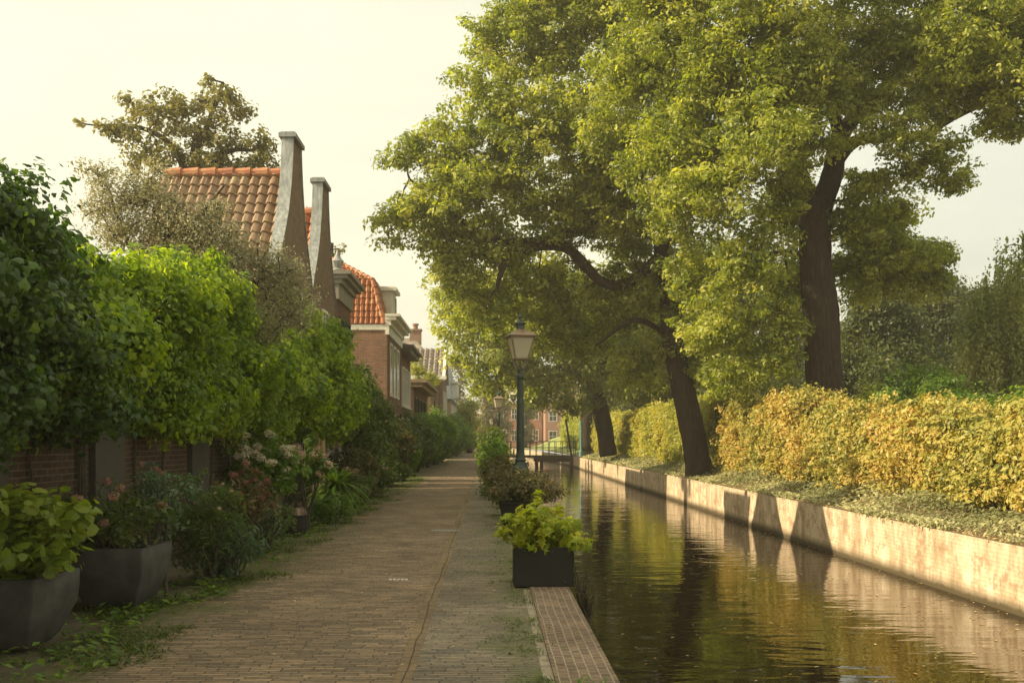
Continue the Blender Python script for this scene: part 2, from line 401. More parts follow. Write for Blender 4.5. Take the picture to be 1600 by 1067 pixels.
M['shrub_bright'] = leafmat('bright_shrub_leaf', [(0, (.05,.10,.014)), (.6, (.10,.17,.022)), (1, (.19,.25,.035))], (2.4, 2.5, .7), .4, .45)
M['bluegreen'] = leafmat('blue_green_leaf', [(0, (.04,.075,.035)), (.6, (.09,.14,.07)), (1, (.17,.22,.11))], (1.8, 2, 1), .3, .42)
M['rusty'] = leafmat('rusty_leaf', [(0, (.045,.06,.018)), (.6, (.10,.10,.035)), (1, (.20,.14,.06))], (2, 1.6, .8), .35)
M['yellowgreen'] = leafmat('yellow_green_leaf', [(0, (.14,.17,.02)), (.6, (.26,.28,.035)), (1, (.40,.37,.05))], (1.8, 1.8, .6), .4)
M['cover'] = leafmat('ground_cover_leaf', [(0, (.14,.15,.06)), (.6, (.32,.31,.15)), (1, (.50,.45,.24))], (1.6, 1.6, .9), .3)
M['grass'] = leafmat('grass_blade', [(0, (.035,.06,.010)), (.6, (.08,.12,.015)), (1, (.16,.18,.03))], (2, 2, .7), .35)
M['lawn'] = noisy('lawn', (.17,.21,.05), (.27,.29,.08), 3, .9, .6, 60)
M['pink'] = leafmat('pink_petal', [(0, (.22,.10,.075)), (.6, (.40,.22,.16)), (1, (.55,.38,.26))], (1.3, 1, .9), .25)
M['plum'] = leafmat('plum_petal', [(0, (.13,.045,.035)), (.6, (.26,.10,.075)), (1, (.42,.24,.17))], (1.2, 1, .9), .25)
M['cream'] = leafmat('cream_petal', [(0, (.45,.38,.24)), (.6, (.65,.57,.40)), (1, (.78,.72,.55))], (1.1, 1, .9), .25)
M['peach'] = leafmat('peach_petal', [(0, (.40,.26,.16)), (.6, (.60,.42,.28)), (1, (.74,.60,.42))], (1.1, 1, .9), .25)
M['dry'] = leafmat('dry_leaf', [(0, (.12,.08,.05)), (.6, (.26,.18,.11)), (1, (.40,.30,.20))], (1.2, 1, .9), .2)
M['litter'] = leafmat('fallen_leaf', [(0, (.20,.11,.04)), (.5, (.42,.28,.10)), (1, (.62,.52,.28))], (1.2, 1, .8), .1)
def barkmat(name, c1, c2, c3):
    m, t, b, o = newmat(name)
    g = nd(t, 'ShaderNodeNewGeometry'); mp = nd(t, 'ShaderNodeMapping'); mp.inputs['Scale'].default_value = (9, 9, 1.6)
    t.links.new(g.outputs['Position'], mp.inputs[0])
    n1 = nd(t, 'ShaderNodeTexNoise', {'Scale': 1.5, 'Detail': 8, 'Roughness': .7, 'Distortion': .6}); t.links.new(mp.outputs[0], n1.inputs[0])
    vo = nd(t, 'ShaderNodeTexVoronoi', {'Scale': 1.6}, feature='DISTANCE_TO_EDGE'); t.links.new(mp.outputs[0], vo.inputs[0])
    rp = rampnode(t, [(.3, c1), (.55, c2), (.75, c3)]); t.links.new(n1.outputs[0], rp.inputs[0])
    t.links.new(rp.outputs[0], b.inputs['Base Color'])
    ad = nd(t, 'ShaderNodeMath', operation='ADD'); t.links.new(n1.outputs[0], ad.inputs[0]); t.links.new(vo.outputs[0], ad.inputs[1])
    bp = nd(t, 'ShaderNodeBump', {'Strength': 1, 'Distance': .05}); t.links.new(ad.outputs[0], bp.inputs['Height']); t.links.new(bp.outputs[0], b.inputs['Normal'])
    b.inputs['Roughness'].default_value = .9; b.inputs['Specular IOR Level'].default_value = .2
    return m
M['bark'] = barkmat('oak_bark', (.020,.014,.009), (.050,.036,.024), (.095,.07,.048))
M['stem'] = noisy('stem', (.03,.024,.015), (.075,.055,.035), 12, .9)
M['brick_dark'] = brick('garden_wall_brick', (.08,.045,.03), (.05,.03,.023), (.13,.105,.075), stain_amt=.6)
M['brick_house'] = brick('house_brick', (.27,.13,.085), (.17,.085,.06), (.27,.23,.18), stain=(.65,.6,.55), stain_amt=.6)
M['brick_facade'] = brick('facade_brick', (.19,.085,.055), (.13,.06,.045), (.20,.16,.12), stain_amt=.5)
M['brick_gable'] = brick('gable_brick', (.22,.15,.10), (.16,.11,.075), (.23,.19,.14), stain_amt=.5)
M['brick_far'] = brick('far_brick', (.36,.15,.10), (.28,.12,.085), (.34,.26,.2), bw=.22, stain_amt=.4)
M['brick_orange'] = brick('far_orange_brick', (.34,.17,.12), (.29,.15,.11), (.34,.27,.2), stain_amt=.4)
M['render_grey'] = noisy('grey_render', (.04,.034,.025), (.07,.06,.045), 1.5, .9, .3, 20)
M['zinc'] = noisy('zinc_coping', (.14,.155,.155), (.26,.275,.265), 5, .5, .3, 14, c3=(.42,.42,.39), metallic=.2, stretch=(3, 3, .5), detail=9)
M['white'] = noisy('aged_white_paint', (.62,.59,.50), (.78,.75,.66), 3, .55, .1, 20)
M['frame'] = plain('window_frame_white', (.74,.71,.62), .45)
M['darkframe'] = plain('dark_green_frame', (.03,.04,.03), .4)
M['glass'] = plain('window_glass', (.035,.04,.04), .06, 0, .8)
M['tile'] = noisy('orange_pantile', (.19,.065,.032), (.36,.135,.06), 2.6, .75, .4, 30, c3=(.42,.24,.11), detail=10)
M['tile_old'] = noisy('weathered_pantile', (.16,.095,.055), (.25,.165,.10), 1.8, .8, .4, 30, c3=(.36,.30,.19), detail=10)
M['tile_grey'] = noisy('grey_pantile', (.10,.085,.07), (.19,.16,.13), 2.6, .8, .4, 30, c3=(.30,.25,.19))
M['slate'] = noisy('blue_slate', (.15,.18,.20), (.24,.27,.29), 1.4, .6, .3, 14, stretch=(1, 1, 6))
M['slatefar'] = noisy('brown_slate', (.20,.17,.15), (.30,.26,.22), 1.4, .7, .3, 14)
M['lamp'] = noisy('green_lamp_iron', (.008,.016,.010), (.016,.034,.022), 7, .5, .5, 18, c3=(.06,.10,.07))
M['lamptop'] = noisy('copper_brown_iron', (.12,.075,.045), (.24,.16,.10), 5, .45, .3, 22, c3=(.14,.20,.15))
M['iron'] = noisy('dark_iron', (.018,.018,.015), (.045,.04,.032), 8, .5, .3, 30)
M['teal'] = noisy('teal_painted_iron', (.05,.14,.13), (.10,.22,.20), 8, .5, .3, 30)
M['pot'] = noisy('grey_stone_pot', (.03,.029,.024), (.055,.052,.043), 5, .85, .5, 60, c3=(.085,.08,.066))
M['potlight'] = noisy('light_grey_pot', (.26,.26,.22), (.36,.35,.30), 5, .8, .3, 50)
M['potdark'] = noisy('black_planter', (.008,.007,.005), (.017,.014,.010), 4, .85, .35, 40)
M['soil'] = noisy('soil', (.03,.02,.012), (.07,.05,.03), 14, .95, 1, 40)
M['ochre'] = noisy('ochre_column', (.42,.26,.12), (.55,.38,.2), 3, .7, .2, 20)
M['timber'] = noisy('bridge_timber', (.05,.032,.02), (.14,.095,.06), 3, .85, .5, 20, stretch=(1, 8, 8))
M['water'] = None

# the path: narrow clinker pavers laid across, with worn and mossy patches
def paving(name, c1, c2, mortar, moss, bw=.21, rh=.05, rot=0.0, grey=None):
    m = brick(name, c1, c2, mortar, bw=bw, rh=rh, ms=.0055, rough=.78, stain=(.55,.52,.46), stain_amt=.75, moss=moss, rot=rot, bumps=1.0, dist=.014, shuffle=True, offs=0.0, wave=.07)
    return m
M['path_a'] = paving('path_clinkers', (.34,.245,.155), (.16,.125,.09), (.10,.08,.05), ((.095,.10,.03), .60, .74, 1.3))
M['path_b'] = paving('grey_path_clinkers', (.29,.235,.17), (.155,.14,.115), (.10,.085,.055), ((.11,.115,.04), .58, .74, 1.3))
M['gutter'] = paving('path_gutter_row', (.25,.18,.10), (.19,.14,.09), (.09,.07,.045), ((.10,.10,.04), .66, .85, .8), bw=.21, rh=.10, rot=R(90))
M['coping'] = brick('quay_coping_brick', (.23,.16,.12), (.14,.10,.08), (.33,.28,.2), bw=.10, rh=.065, ms=.006, rot=R(90), stain_amt=.8, wave=.03, moss=((.07,.075,.03), .58, .78, 1.5), bumps=.7)
M['kerb'] = noisy('sandy_joint', (.15,.125,.08), (.30,.25,.17), 9, .9, .8, 50, c3=(.36,.31,.22))
M['quaybrick'] = brick('quay_wall_brick', (.15,.10,.07), (.10,.07,.05), (.14,.12,.09), stain_amt=.7)
def quaymat():
    m, t, b, o = newmat('pale_canal_wall')
    tc = nd(t, 'ShaderNodeTexCoord'); mp = nd(t, 'ShaderNodeMapping'); t.links.new(tc.outputs['UV'], mp.inputs[0])
    br = nd(t, 'ShaderNodeTexBrick', {'Color1': (.50,.41,.29,1), 'Color2': (.53,.44,.32,1), 'Mortar': (.40,.31,.22,1), 'Scale': 1.0, 'Mortar Size': .006, 'Mortar Smooth': .6, 'Brick Width': .22, 'Row Height': .065})
    t.links.new(mp.outputs[0], br.inputs[0])
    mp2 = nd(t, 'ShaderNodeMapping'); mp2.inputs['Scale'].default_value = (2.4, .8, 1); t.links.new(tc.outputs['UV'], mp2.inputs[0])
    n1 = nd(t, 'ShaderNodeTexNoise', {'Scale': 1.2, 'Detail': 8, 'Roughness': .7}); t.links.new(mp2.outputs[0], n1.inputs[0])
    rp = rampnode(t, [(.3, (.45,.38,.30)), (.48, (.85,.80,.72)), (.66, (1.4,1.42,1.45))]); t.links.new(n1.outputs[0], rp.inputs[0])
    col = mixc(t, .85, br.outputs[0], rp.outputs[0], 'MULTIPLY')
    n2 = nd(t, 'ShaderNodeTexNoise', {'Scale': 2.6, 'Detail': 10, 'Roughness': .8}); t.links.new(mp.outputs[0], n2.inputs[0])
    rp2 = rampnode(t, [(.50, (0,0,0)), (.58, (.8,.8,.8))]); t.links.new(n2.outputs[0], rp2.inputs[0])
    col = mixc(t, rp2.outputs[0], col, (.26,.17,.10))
    # old flood and algae band just over the water line
    sp = nd(t, 'ShaderNodeSeparateXYZ'); t.links.new(tc.outputs['UV'], sp.inputs[0])
    ad = nd(t, 'ShaderNodeMath', {1: .25}, operation='MULTIPLY_ADD'); t.links.new(n2.outputs[0], ad.inputs[0]); t.links.new(sp.outputs[1], ad.inputs[2])
    rp3 = rampnode(t, [(0, (1,1,1)), (1, (0,0,0))]); mrn = nd(t, 'ShaderNodeMapRange', {1: -.74, 2: -.56}); t.links.new(ad.outputs[0], mrn.inputs[0]); t.links.new(mrn.outputs[0], rp3.inputs[0])
    col = mixc(t, rp3.outputs[0], col, (.07,.055,.03))
    t.links.new(col, b.inputs['Base Color']); b.inputs['Roughness'].default_value = .9; b.inputs['Specular IOR Level'].default_value = .2
    bp = nd(t, 'ShaderNodeBump', {'Strength': .6, 'Distance': .015}); t.links.new(n2.outputs[0], bp.inputs['Height']); t.links.new(bp.outputs[0], b.inputs['Normal'])
    return m
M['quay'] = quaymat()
def watermat():
    m, t, b, o = newmat('canal_water')
    b.inputs['Base Color'].default_value = (.018,.011,.004,1); b.inputs['Roughness'].default_value = .035; b.inputs['IOR'].default_value = 1.33; b.inputs['Specular IOR Level'].default_value = .8
    g = nd(t, 'ShaderNodeNewGeometry'); mp = nd(t, 'ShaderNodeMapping'); mp.inputs['Scale'].default_value = (.8, 2.4, 1); mp.inputs['Rotation'].default_value[2] = R(-6)
    t.links.new(g.outputs['Position'], mp.inputs[0])
    n1 = nd(t, 'ShaderNodeTexNoise', {'Scale': 1.7, 'Detail': 2.5, 'Roughness': .45, 'Distortion': .3}); t.links.new(mp.outputs[0], n1.inputs[0])
    n2 = nd(t, 'ShaderNodeTexNoise', {'Scale': .35, 'Detail': 1}); t.links.new(mp.outputs[0], n2.inputs[0])
    mu = nd(t, 'ShaderNodeMath', operation='MULTIPLY'); t.links.new(n1.outputs[0], mu.inputs[0]); t.links.new(n2.outputs[0], mu.inputs[1])
    bp = nd(t, 'ShaderNodeBump', {'Strength': .5, 'Distance': .035}); t.links.new(mu.outputs[0], bp.inputs['Height']); t.links.new(bp.outputs[0], b.inputs['Normal'])
    return m
M['water'] = watermat()
M['ground'] = noisy('bare_ground', (.07,.055,.03), (.13,.105,.06), 1.2, .95, .8, 18, c3=(.10,.12,.04))
M['bank'] = noisy('bank_soil', (.09,.065,.035), (.17,.12,.06), 2, .95, .8, 22, c3=(.11,.13,.05))

# ------------------------------------------------------------------ ground, path, canal
def sheet(name, poly, z, mat, kind='structure'):
    b = MB(); b.add([(x, y, z) for x, y in poly], [tuple(range(len(poly)))])
    return tag(b.build(name, mat), kind=kind)
WZ = -0.92
far = [(-900, 175), (900, 175), (900, 1500), (-900, 1500)]
g = MB()
g.add([(-900,-60,-.03),(-2.2,-60,-.03),(-2.2,175,-.03),(-900,175,-.03)], [(0,1,2,3)])
g.add([(x, y, -.03) for x, y in far], [(0,1,2,3)])
g.build('ground', M['ground'], fixn=False)['kind'] = 'structure'
# right bank: rises gently behind the wall
def bankz(X, Y): return 0.02 + 0.42*np.clip((X-7.7)/1.6, 0, 1) + 2.4*np.clip((X-5-(Y-100)*.0)/16, 0, 1)*np.clip((Y-92)/25, 0, 1)*np.clip((165-Y)/15, 0, 1)
b = MB(); xs = np.array([0, .25, .8, 1.6, 3, 5, 8, 12, 20, 60, 400, 900]); ys = np.array([-60, 0, 20, 40, 60, 75, 86, 95, 105, 115, 130, 145, 160, 175])
def wallx(Y): return 7.5 if Y <= 86 else 7.5-(Y-86)*.052
gv = np.array([[wallx(y)+x, y, bankz(wallx(y)+x, y)] for y in ys for x in xs])
nx = len(xs); gf = np.array([[j*nx+i, j*nx+i+1, (j+1)*nx+i+1, (j+1)*nx+i] for j in range(len(ys)-1) for i in range(nx-1)])
b.add(gv, [gf]); tag(b.build('bank', M['bank'], fixn=False), kind='structure')
sheet('path', [(-2.9,-3),(-.60,-3),(-.60,175),(-2.9,175)], 0.0, M['path_a']).name = 'path'
sheet('path_right_side', [(-.48,-3),(.34,-3),(.34,175),(-.48,175)], 0.0, M['path_b']).name = 'path_edge'
sheet('path_gutter', [(-.64,-3),(-.44,-3),(-.44,175),(-.64,175)], -0.004, M['gutter'])
sheet('path_joint', [(.30,-3),(.42,-3),(.42,175),(.30,175)], -0.006, M['kerb'])
b = MB(); b.box((.41,-3,-1.3), (.80,175,.012)); q = b.build('quay', [M['quaybrick'], M['coping']]); tag(q, kind='structure')
for p in q.data.polygons: p.material_index = 1 if p.normal.z > .5 else 0
b = MB()
b.add([(.7,-60,WZ),(9,-60,WZ),(9,175,WZ),(.7,175,WZ)], [(0,1,2,3)])
tag(b.build('water', M['water'], fixn=False), kind='structure')
# right canal wall in long straight stretches, and a step at the photo's offset near x=1002
b = MB()
ysw = [-3, 14, 47.3, 86, 174]
b.box((7.25,-3,-1.3), (7.56,47.3,.03))
b.box((7.20,47.3,-1.3), (7.56,86,.0))
b.add([(7.2,86,-1.3),(2.6,174,-1.3),(2.9,174,-1.3),(7.56,86,-1.3),(7.2,86,.0),(2.6,174,.0),(2.9,174,.0),(7.56,86,.0)], [(0,3,2,1),(4,5,6,7),(0,1,5,4),(1,2,6,5),(2,3,7,6),(3,0,4,7)])
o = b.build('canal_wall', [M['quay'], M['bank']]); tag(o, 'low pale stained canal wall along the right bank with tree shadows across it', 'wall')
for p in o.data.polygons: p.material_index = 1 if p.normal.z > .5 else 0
# ------------------------------------------------------------------ tree builder
def blobs_px(lst, F_=F):
    out = []
    for t in lst:
        px, py, Y, rx, rz = t[:5]; ry = t[5] if len(t) > 5 else (rx+rz)/2*Y/F_
        c = P(px, py, Y); out.append((c, (rx*Y/F_, ry, rz*Y/F_)))
    return out

def tree(name, label, trunk, limbs, blobs, leaf, tmpl, size, dens, per, cr, group=None, bark=None, cat='tree', shell=.45, twr=.05, up=.5, flat=.75, crown='crown', lift=.1, sides=14, sparse=None):
    bark = bark or M['bark']
    base = trunk[0][0]
    root = empty(name, base, label, cat, group)
    tp, tr = catmull([p for p, r in trunk], [r for p, r in trunk], 6)
    tk = MB(); tk.tube(tp, tr, sides, wob=.05)
    if limbs: tk.build('trunk', bark, root, smooth=True, fixn=False)
    anc = [tp[len(tp)//2:]]
    for lb in limbs:
        lp, lr = catmull([p for p, r in lb], [r for p, r in lb], 5)
        mb = MB(); mb.tube(lp, lr, 10, wob=.07); mb.build('limb', bark, root, smooth=True, fixn=False)
        anc.append(lp[2:])
    C = blob_points(blobs, dens, shell)
    anc = np.concatenate(anc)
    tw = MB() if limbs else tk
    sel = C if len(C) < 900 else C[rng.permutation(len(C))[:900]]
    twig_net(tw, anc[::2], sel, twr, .012, 4, lift=lift)
    tw.build('twigs' if limbs else 'trunk', bark, root, fixn=False)
    pos, N, S, rnd = clump_leaves(C, per, cr, flat, size, up)
    leaves(crown, pos, N, S, tmpl, leaf, root, rnd)
    return root

V3 = np.array
# Oak A: the big trunk on the right
YA = 31.5
tree('oak_tree', 'biggest oak on the right bank, upright thick trunk forking over the golden hedge', [(P(1291,745,YA),.80),(P(1290,690,YA),.66),(P(1288,600,YA),.56),(P(1283,500,YA),.56),(P(1276,430,YA),.50),(P(1272,350,YA),.50),(P(1268,310,YA),.46)],
     [[(P(1266,330,YA),.36),(P(1246,270,YA-.1),.34),(P(1238,215,YA-.3),.30),(P(1222,120,YA-.4),.25),(P(1205,20,YA-.3),.24),(P(1190,-80,YA),.20),(P(1170,-190,YA),.1)],
      [(P(1282,330,YA),.36),(P(1300,275,YA+.2),.34),(P(1312,215,YA+.3),.28),(P(1350,170,YA+.8),.22),(P(1395,120,YA+1.2),.15),(P(1440,40,YA+1.5),.1)],
      [(P(1300,262,YA),.22),(P(1335,222,YA-.3),.19),(P(1385,212,YA-.6),.17),(P(1440,213,YA-.8),.16),(P(1480,188,YA-1),.13),(P(1530,165,YA-1.2),.10),(P(1600,148,YA-1.4),.08),(P(1680,120,YA-1.5),.05)],
      [(P(1235,190,YA),.2),(P(1180,120,YA-1),.16),(P(1120,50,YA-1),.15),(P(1050,70,YA-.6),.1)],
      [(P(1310,205,YA),.2),(P(1290,130,YA+1),.16),(P(1310,40,YA+1),.12),(P(1330,-60,YA),.08)],
      [(P(1262,400,YA),.12),(P(1215,395,YA-.8),.09),(P(1160,420,YA-1),.06)],
      [(P(1298,335,YA),.10),(P(1340,330,YA+1),.07),(P(1400,370,YA+2),.05)]],
     blobs_px([(1150,150,29.5,125,100),(1050,70,30,110,90),(1200,30,28.5,130,80),(1330,70,30.5,110,75),(1440,70,30.5,110,85),(1560,70,29.5,100,80),(1640,50,28.5,90,90),
               (1120,290,28.5,85,75),(1175,400,29.5,65,70),(1130,500,30.5,75,65),(1200,210,27.5,75,70),(1060,220,29.5,80,80),(1210,560,30.5,40,45),
               (1350,150,30,60,45),(1450,150,29.5,70,45),(1560,150,29,50,35),(1385,350,32.5,65,32),(1425,395,33.5,60,28),(1370,440,33.5,55,35),(1425,265,29.5,55,22),(1480,285,29.5,28,18),(1380,290,30,35,25),
               (1565,205,29,32,18),(1220,500,30.5,40,50),(1340,400,32.5,45,40),(1060,330,31,70,60),(1090,150,31,80,60),(1230,330,33,60,60),(1150,590,33,60,40),(1230,440,33,50,60),(1420,420,33,75,35),(1300,150,31,60,50),(1500,110,30,80,60),
               (1200,-120,29.5,220,110),(1430,-110,29.5,190,110),(1050,-80,30.5,150,100),(1600,-60,29.5,120,90),(1265,215,29,35,50),(1235,110,28.5,70,60),(1290,130,29,50,50),(1350,350,31,55,40),(1400,400,32,80,40),(1460,400,33,35,25),(1400,210,29,60,45),(1470,235,29,45,25),(1500,280,29,25,22),(1570,190,29,45,40),(1520,60,28,90,70),(1590,130,28,60,50),(980,120,31,75,55),(1010,250,31,55,50),(940,210,32.5,55,45),(1080,430,32,50,50),(1095,260,29,60,50),(1040,-10,30,80,50),(1110,100,29,60,45),(1330,335,31,35,45),(1340,290,32,30,40),(1228,300,30,35,40),(1240,250,29.5,35,40),(1300,225,29,30,25),(1345,430,32,40,45),(1450,440,33,50,30),(1400,320,31.5,40,20),(1300,-230,29.5,240,90)]),
     M['oak'], 'oak', .14, 3.9, 54, .42, group='oaks on the right bank', twr=.07, shell=.1, flat=.6)
# Oak B: leaning trunk rooted on the canal wall
YB = 37.5
tree('oak_tree', 'leaning oak with a bare curved trunk rooted right behind the canal wall', [(P(1096,745,YB),.62),(P(1089,715,YB),.47),(P(1076,645,YB),.45),(P(1063,590,YB),.43),(P(1052,540,YB),.40),(P(1044,470,YB),.36),(P(1036,400,YB),.34),(P(1034,360,YB),.30)],
     [[(P(1036,420,YB),.26),(P(1032,330,YB),.24),(P(1040,260,YB-.5),.2),(P(1050,150,YB-1),.16),(P(1010,20,YB-1),.1)],
      [(P(1034,400,YB),.22),(P(985,440,YB-.5),.2),(P(940,440,YB-1),.18),(P(880,385,YB-1.3),.2),(P(800,395,YB-1.8),.17),(P(782,430,YB-2),.10),(P(776,455,YB-2),.05)],
      [(P(1030,370,YB),.2),(P(960,350,YB-.5),.2),(P(900,362,YB-.8),.2),(P(830,378,YB-1.2),.17),(P(770,372,YB-1.8),.12),(P(700,330,YB-2),.07),(P(640,280,YB-2),.04)],
      [(P(1030,330,YB),.2),(P(985,285,YB-1),.2),(P(950,290,YB-1.2),.18),(P(922,272,YB-1.4),.13),(P(900,200,YB-1),.1),(P(850,110,YB-1),.06)],
      [(P(1040,520,YB),.12),(P(990,500,YB-1),.10),(P(930,540,YB-1),.05)]],
     blobs_px([(930,30,36,130,90),(830,70,36,85,75),(770,170,35,80,75),(700,225,35,60,45),(615,250,35,32,14),(640,235,35,35,22),(620,345,35,38,22),(660,330,35,55,40),(740,300,35,85,75),(610,375,35,25,12),(655,380,35,22,12),
               (850,220,35,110,90),(950,170,35,110,90),(980,320,36,85,75),(870,330,36,110,60),(770,380,36,80,45),(720,420,36,50,40),(860,440,38,110,55),(760,470,37,70,45),(990,460,38,80,70),(900,510,39,90,50),(1000,570,38,55,50),(1080,440,37,60,80),(1110,570,37,40,45),(920,290,37,90,60),(1010,240,36,70,70),(700,280,35,60,40),(700,370,36,60,45),(830,500,40,80,50),(1000,380,38,70,60),(1060,530,38,50,50),
               (760,60,36,40,45),(980,-80,36,170,90),(850,-40,36,100,70)]),
     M['oak'], 'oak', .165, 2.9, 52, .50, group='oaks on the right bank', twr=.06, shell=.1, flat=.6)
YC = 62.0
tree('oak_tree', 'third oak along the bank with a short dark leaning trunk beside the yellow hedge', [(P(951,712,YC),.55),(P(946,680,YC),.52),(P(938,640,YC),.52),(P(925,590,YC),.45),(P(905,540,YC),.3)],
     [[(P(925,590,YC),.3),(P(880,520,YC),.2),(P(820,480,YC),.12),(P(760,470,YC),.07)], [(P(930,600,YC),.3),(P(960,520,YC),.2),(P(1000,460,YC),.1)]],
     blobs_px([(705,450,60,45,45),(735,510,60,60,55),(790,560,60,60,50),(850,540,60,75,65),(930,560,61,75,60),(1000,600,60,65,35),(830,605,60,50,32),(770,600,61,40,30),(760,470,60,70,50),(880,480,60,90,60),(900,630,61,40,18),(1060,600,62,60,45),(980,500,62,90,70),(720,555,62,28,18)]),
     M['oak'], 'oak', .24, 1.5, 44, .62, group='oaks on the right bank', twr=.08, shell=.35)
YD = 80.0
tree('oak_tree', 'farthest oak of the row, dark trunk behind the bank end of the footbridge', [(P(915,705,YD),.5),(P(916,650,YD),.5),(P(922,600,YD),.45),(P(915,560,YD),.3)],
     [[(P(920,610,YD),.3),(P(880,560,YD),.2),(P(830,520,YD),.1)]],
     blobs_px([(870,560,80,60,50),(950,570,80,70,50),(800,540,82,50,50),(850,610,82,45,25)]),
     M['oak_dark'], 'leaf', .30, .5, 60, 1.1, group='oaks on the right bank', twr=.1)

# ------------------------------------------------------------------ woodland behind the right hedge
def simple_tree(name, label, px, Y, base_py, top_py, hw, leaf, size, dens=.45, per=70, cr=.9, tmpl='leaf', group=None, wood_r=.22, n=7, cat='tree', squash=1.0, up=.5, low=.35, seed=None, shell=.4):
    c = P(px, base_py, Y); zt = 1.5-(top_py-685)*Y/F; H = zt-c[2]; Rw = hw*Y/F
    bl = []
    rs = np.random.default_rng(int(px*7+Y))
    for i in range(n):
        t = low+(1-low)*(i+.5)/n; a = rs.random()*6.28; rr = Rw*(.55*math.sin(math.pi*min(1, max(.12, (t-low)/(1-low)*.85+.12))))
        r = Rw*(.45+.25*rs.random())*(1-.35*abs(t-.6))
        bl.append((np.array([c[0]+rr*math.cos(a), c[1]+rr*math.sin(a), c[2]+H*t*.93]), (r, r, r*.7*squash)))
    bl.append((np.array([c[0], c[1], c[2]+H*.88]), (Rw*.5, Rw*.5, H*.12)))
    tr = [(c, wood_r*1.3), (c+V3([0, 0, H*.2]), wood_r), (c+V3([.1, 0, H*.5]), wood_r*.8), (c+V3([0, 0.1, H*.8]), wood_r*.35)]
    return tree(name, label, tr, [], bl, leaf, tmpl, size, dens, per, cr, group=group, twr=wood_r*.35, shell=shell, cat=cat, up=up, sides=9)
GW = 'trees in the wood behind the golden hedge'
wood_specs = [
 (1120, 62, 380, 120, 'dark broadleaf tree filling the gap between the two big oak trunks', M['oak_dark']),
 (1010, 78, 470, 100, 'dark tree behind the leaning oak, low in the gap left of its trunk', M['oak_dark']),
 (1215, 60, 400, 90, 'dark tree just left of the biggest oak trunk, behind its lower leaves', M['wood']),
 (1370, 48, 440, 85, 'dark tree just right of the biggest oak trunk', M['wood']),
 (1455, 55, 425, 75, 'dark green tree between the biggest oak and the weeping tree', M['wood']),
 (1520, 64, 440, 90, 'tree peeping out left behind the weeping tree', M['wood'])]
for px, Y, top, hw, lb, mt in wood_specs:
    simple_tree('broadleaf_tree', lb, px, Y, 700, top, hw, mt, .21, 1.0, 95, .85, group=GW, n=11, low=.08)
for px, Y, top, hw, lb in ((1160, 50, 560, 90, 'low dark shrubbery left of the biggest oak trunk'), (1390, 42, 570, 80, 'dim shrub right of the biggest oak trunk, above the hedge'), (1040, 70, 590, 70, 'dim shrub mass behind the yellow hedge near the leaning oak'), (1560, 45, 560, 80, 'dim shrub below the weeping tree at the right edge')):
    simple_tree('wild_shrub', lb, px, Y, 715, top, hw, M['wood'], .2, .7, 70, .7, n=8, cat='shrub', low=.1, wood_r=.1, squash=1.2)
simple_tree('wild_shrub', 'yellow-green sunlit shrub rising over the hedge below the weeping tree', 1440, 30, 730, 575, 75, M['shrub_bright'], .13, 1.2, 80, .45, n=8, cat='shrub', low=.3, wood_r=.08)
simple_tree('wild_shrub', 'bright green shrub at the right picture edge above the golden hedge', 1590, 22, 740, 600, 45, M['shrub_bright'], .13, 1.4, 80, .4, n=6, cat='shrub', low=.3, wood_r=.06)
simple_tree('yew_bush', 'clipped dark green bush peeking over the hedge between two trunks', 1150, 38, 730, 622, 48, M['wood'], .12, 2.2, 90, .4, n=6, cat='shrub', low=.4, wood_r=.08)
simple_tree('wild_shrub', 'loose yellow-green shrub just right of the biggest oak trunk above the hedge', 1370, 33, 730, 600, 50, M['yellowgreen'], .12, 1.4, 70, .42, n=8, cat='shrub', low=.35, wood_r=.06)
simple_tree('wild_shrub', 'mid-green sunlit shrub between the yellow shrubs behind the nearest hedge', 1510, 27, 735, 605, 45, M['shrub_bright'], .12, 1.4, 70, .4, n=7, cat='shrub', low=.35, wood_r=.06)
# feathery fan leaves left of the big trunk
pr = empty('fan_leaf_plant', P(1225,740,33), 'pale fan-leaved plant standing just left of the biggest oak trunk', 'plant')
mb = MB(); mb.tube([P(1225,740,33), P(1228,620,33)], [.06,.05], 8); mb.build('stem', M['stem'], pr, fixn=False)
c0 = P(1228,620,33); n_ = 260; fanc = np.repeat(c0[None]+rng.normal(0,.45,(13,3))*V3([1,1,.6]), 20, 0)
dd = sph(n_); dd[:,2] = abs(dd[:,2])*.6+.05
leaves('fronds', fanc, sph(n_)*.3+V3([0,0,1]), .75*(.7+.5*rng.random(n_)), 'blade', M['weep'], pr, dirs=dd)

# weeping tree at the right edge: curtains of hanging shoots
wt = empty('weeping_tree', P(1610,720,33), 'tall weeping tree with hanging curtains of leaves at the right edge', 'tree')
mb = MB(); wp, wr = catmull([P(1625,720,33), P(1620,560,33), P(1612,440,33), P(1600,370,33)], [.32,.25,.18,.08], 5); mb.tube(wp, wr, 9, wob=.06)
mb.build('trunk', M['bark'], wt, smooth=True, fixn=False)
tops = blob_points(blobs_px([(1600,385,33,50,35),(1565,430,32,40,30),(1545,480,32.5,40,35),(1580,540,32,50,40),(1620,450,32,50,60),(1560,460,33,55,40),(1640,420,34,70,60),(1535,520,33,40,35),(1600,500,32,80,60),(1660,500,33,70,70),(1520,570,33,35,30)]), 4.2, .5)
mb = MB(); twig_net(mb, wp[4:], tops[rng.permutation(len(tops))[:150]], .06, .01, 4, lift=-.15); mb.build('limb', M['bark'], wt, fixn=False)
allp = []; alld = []
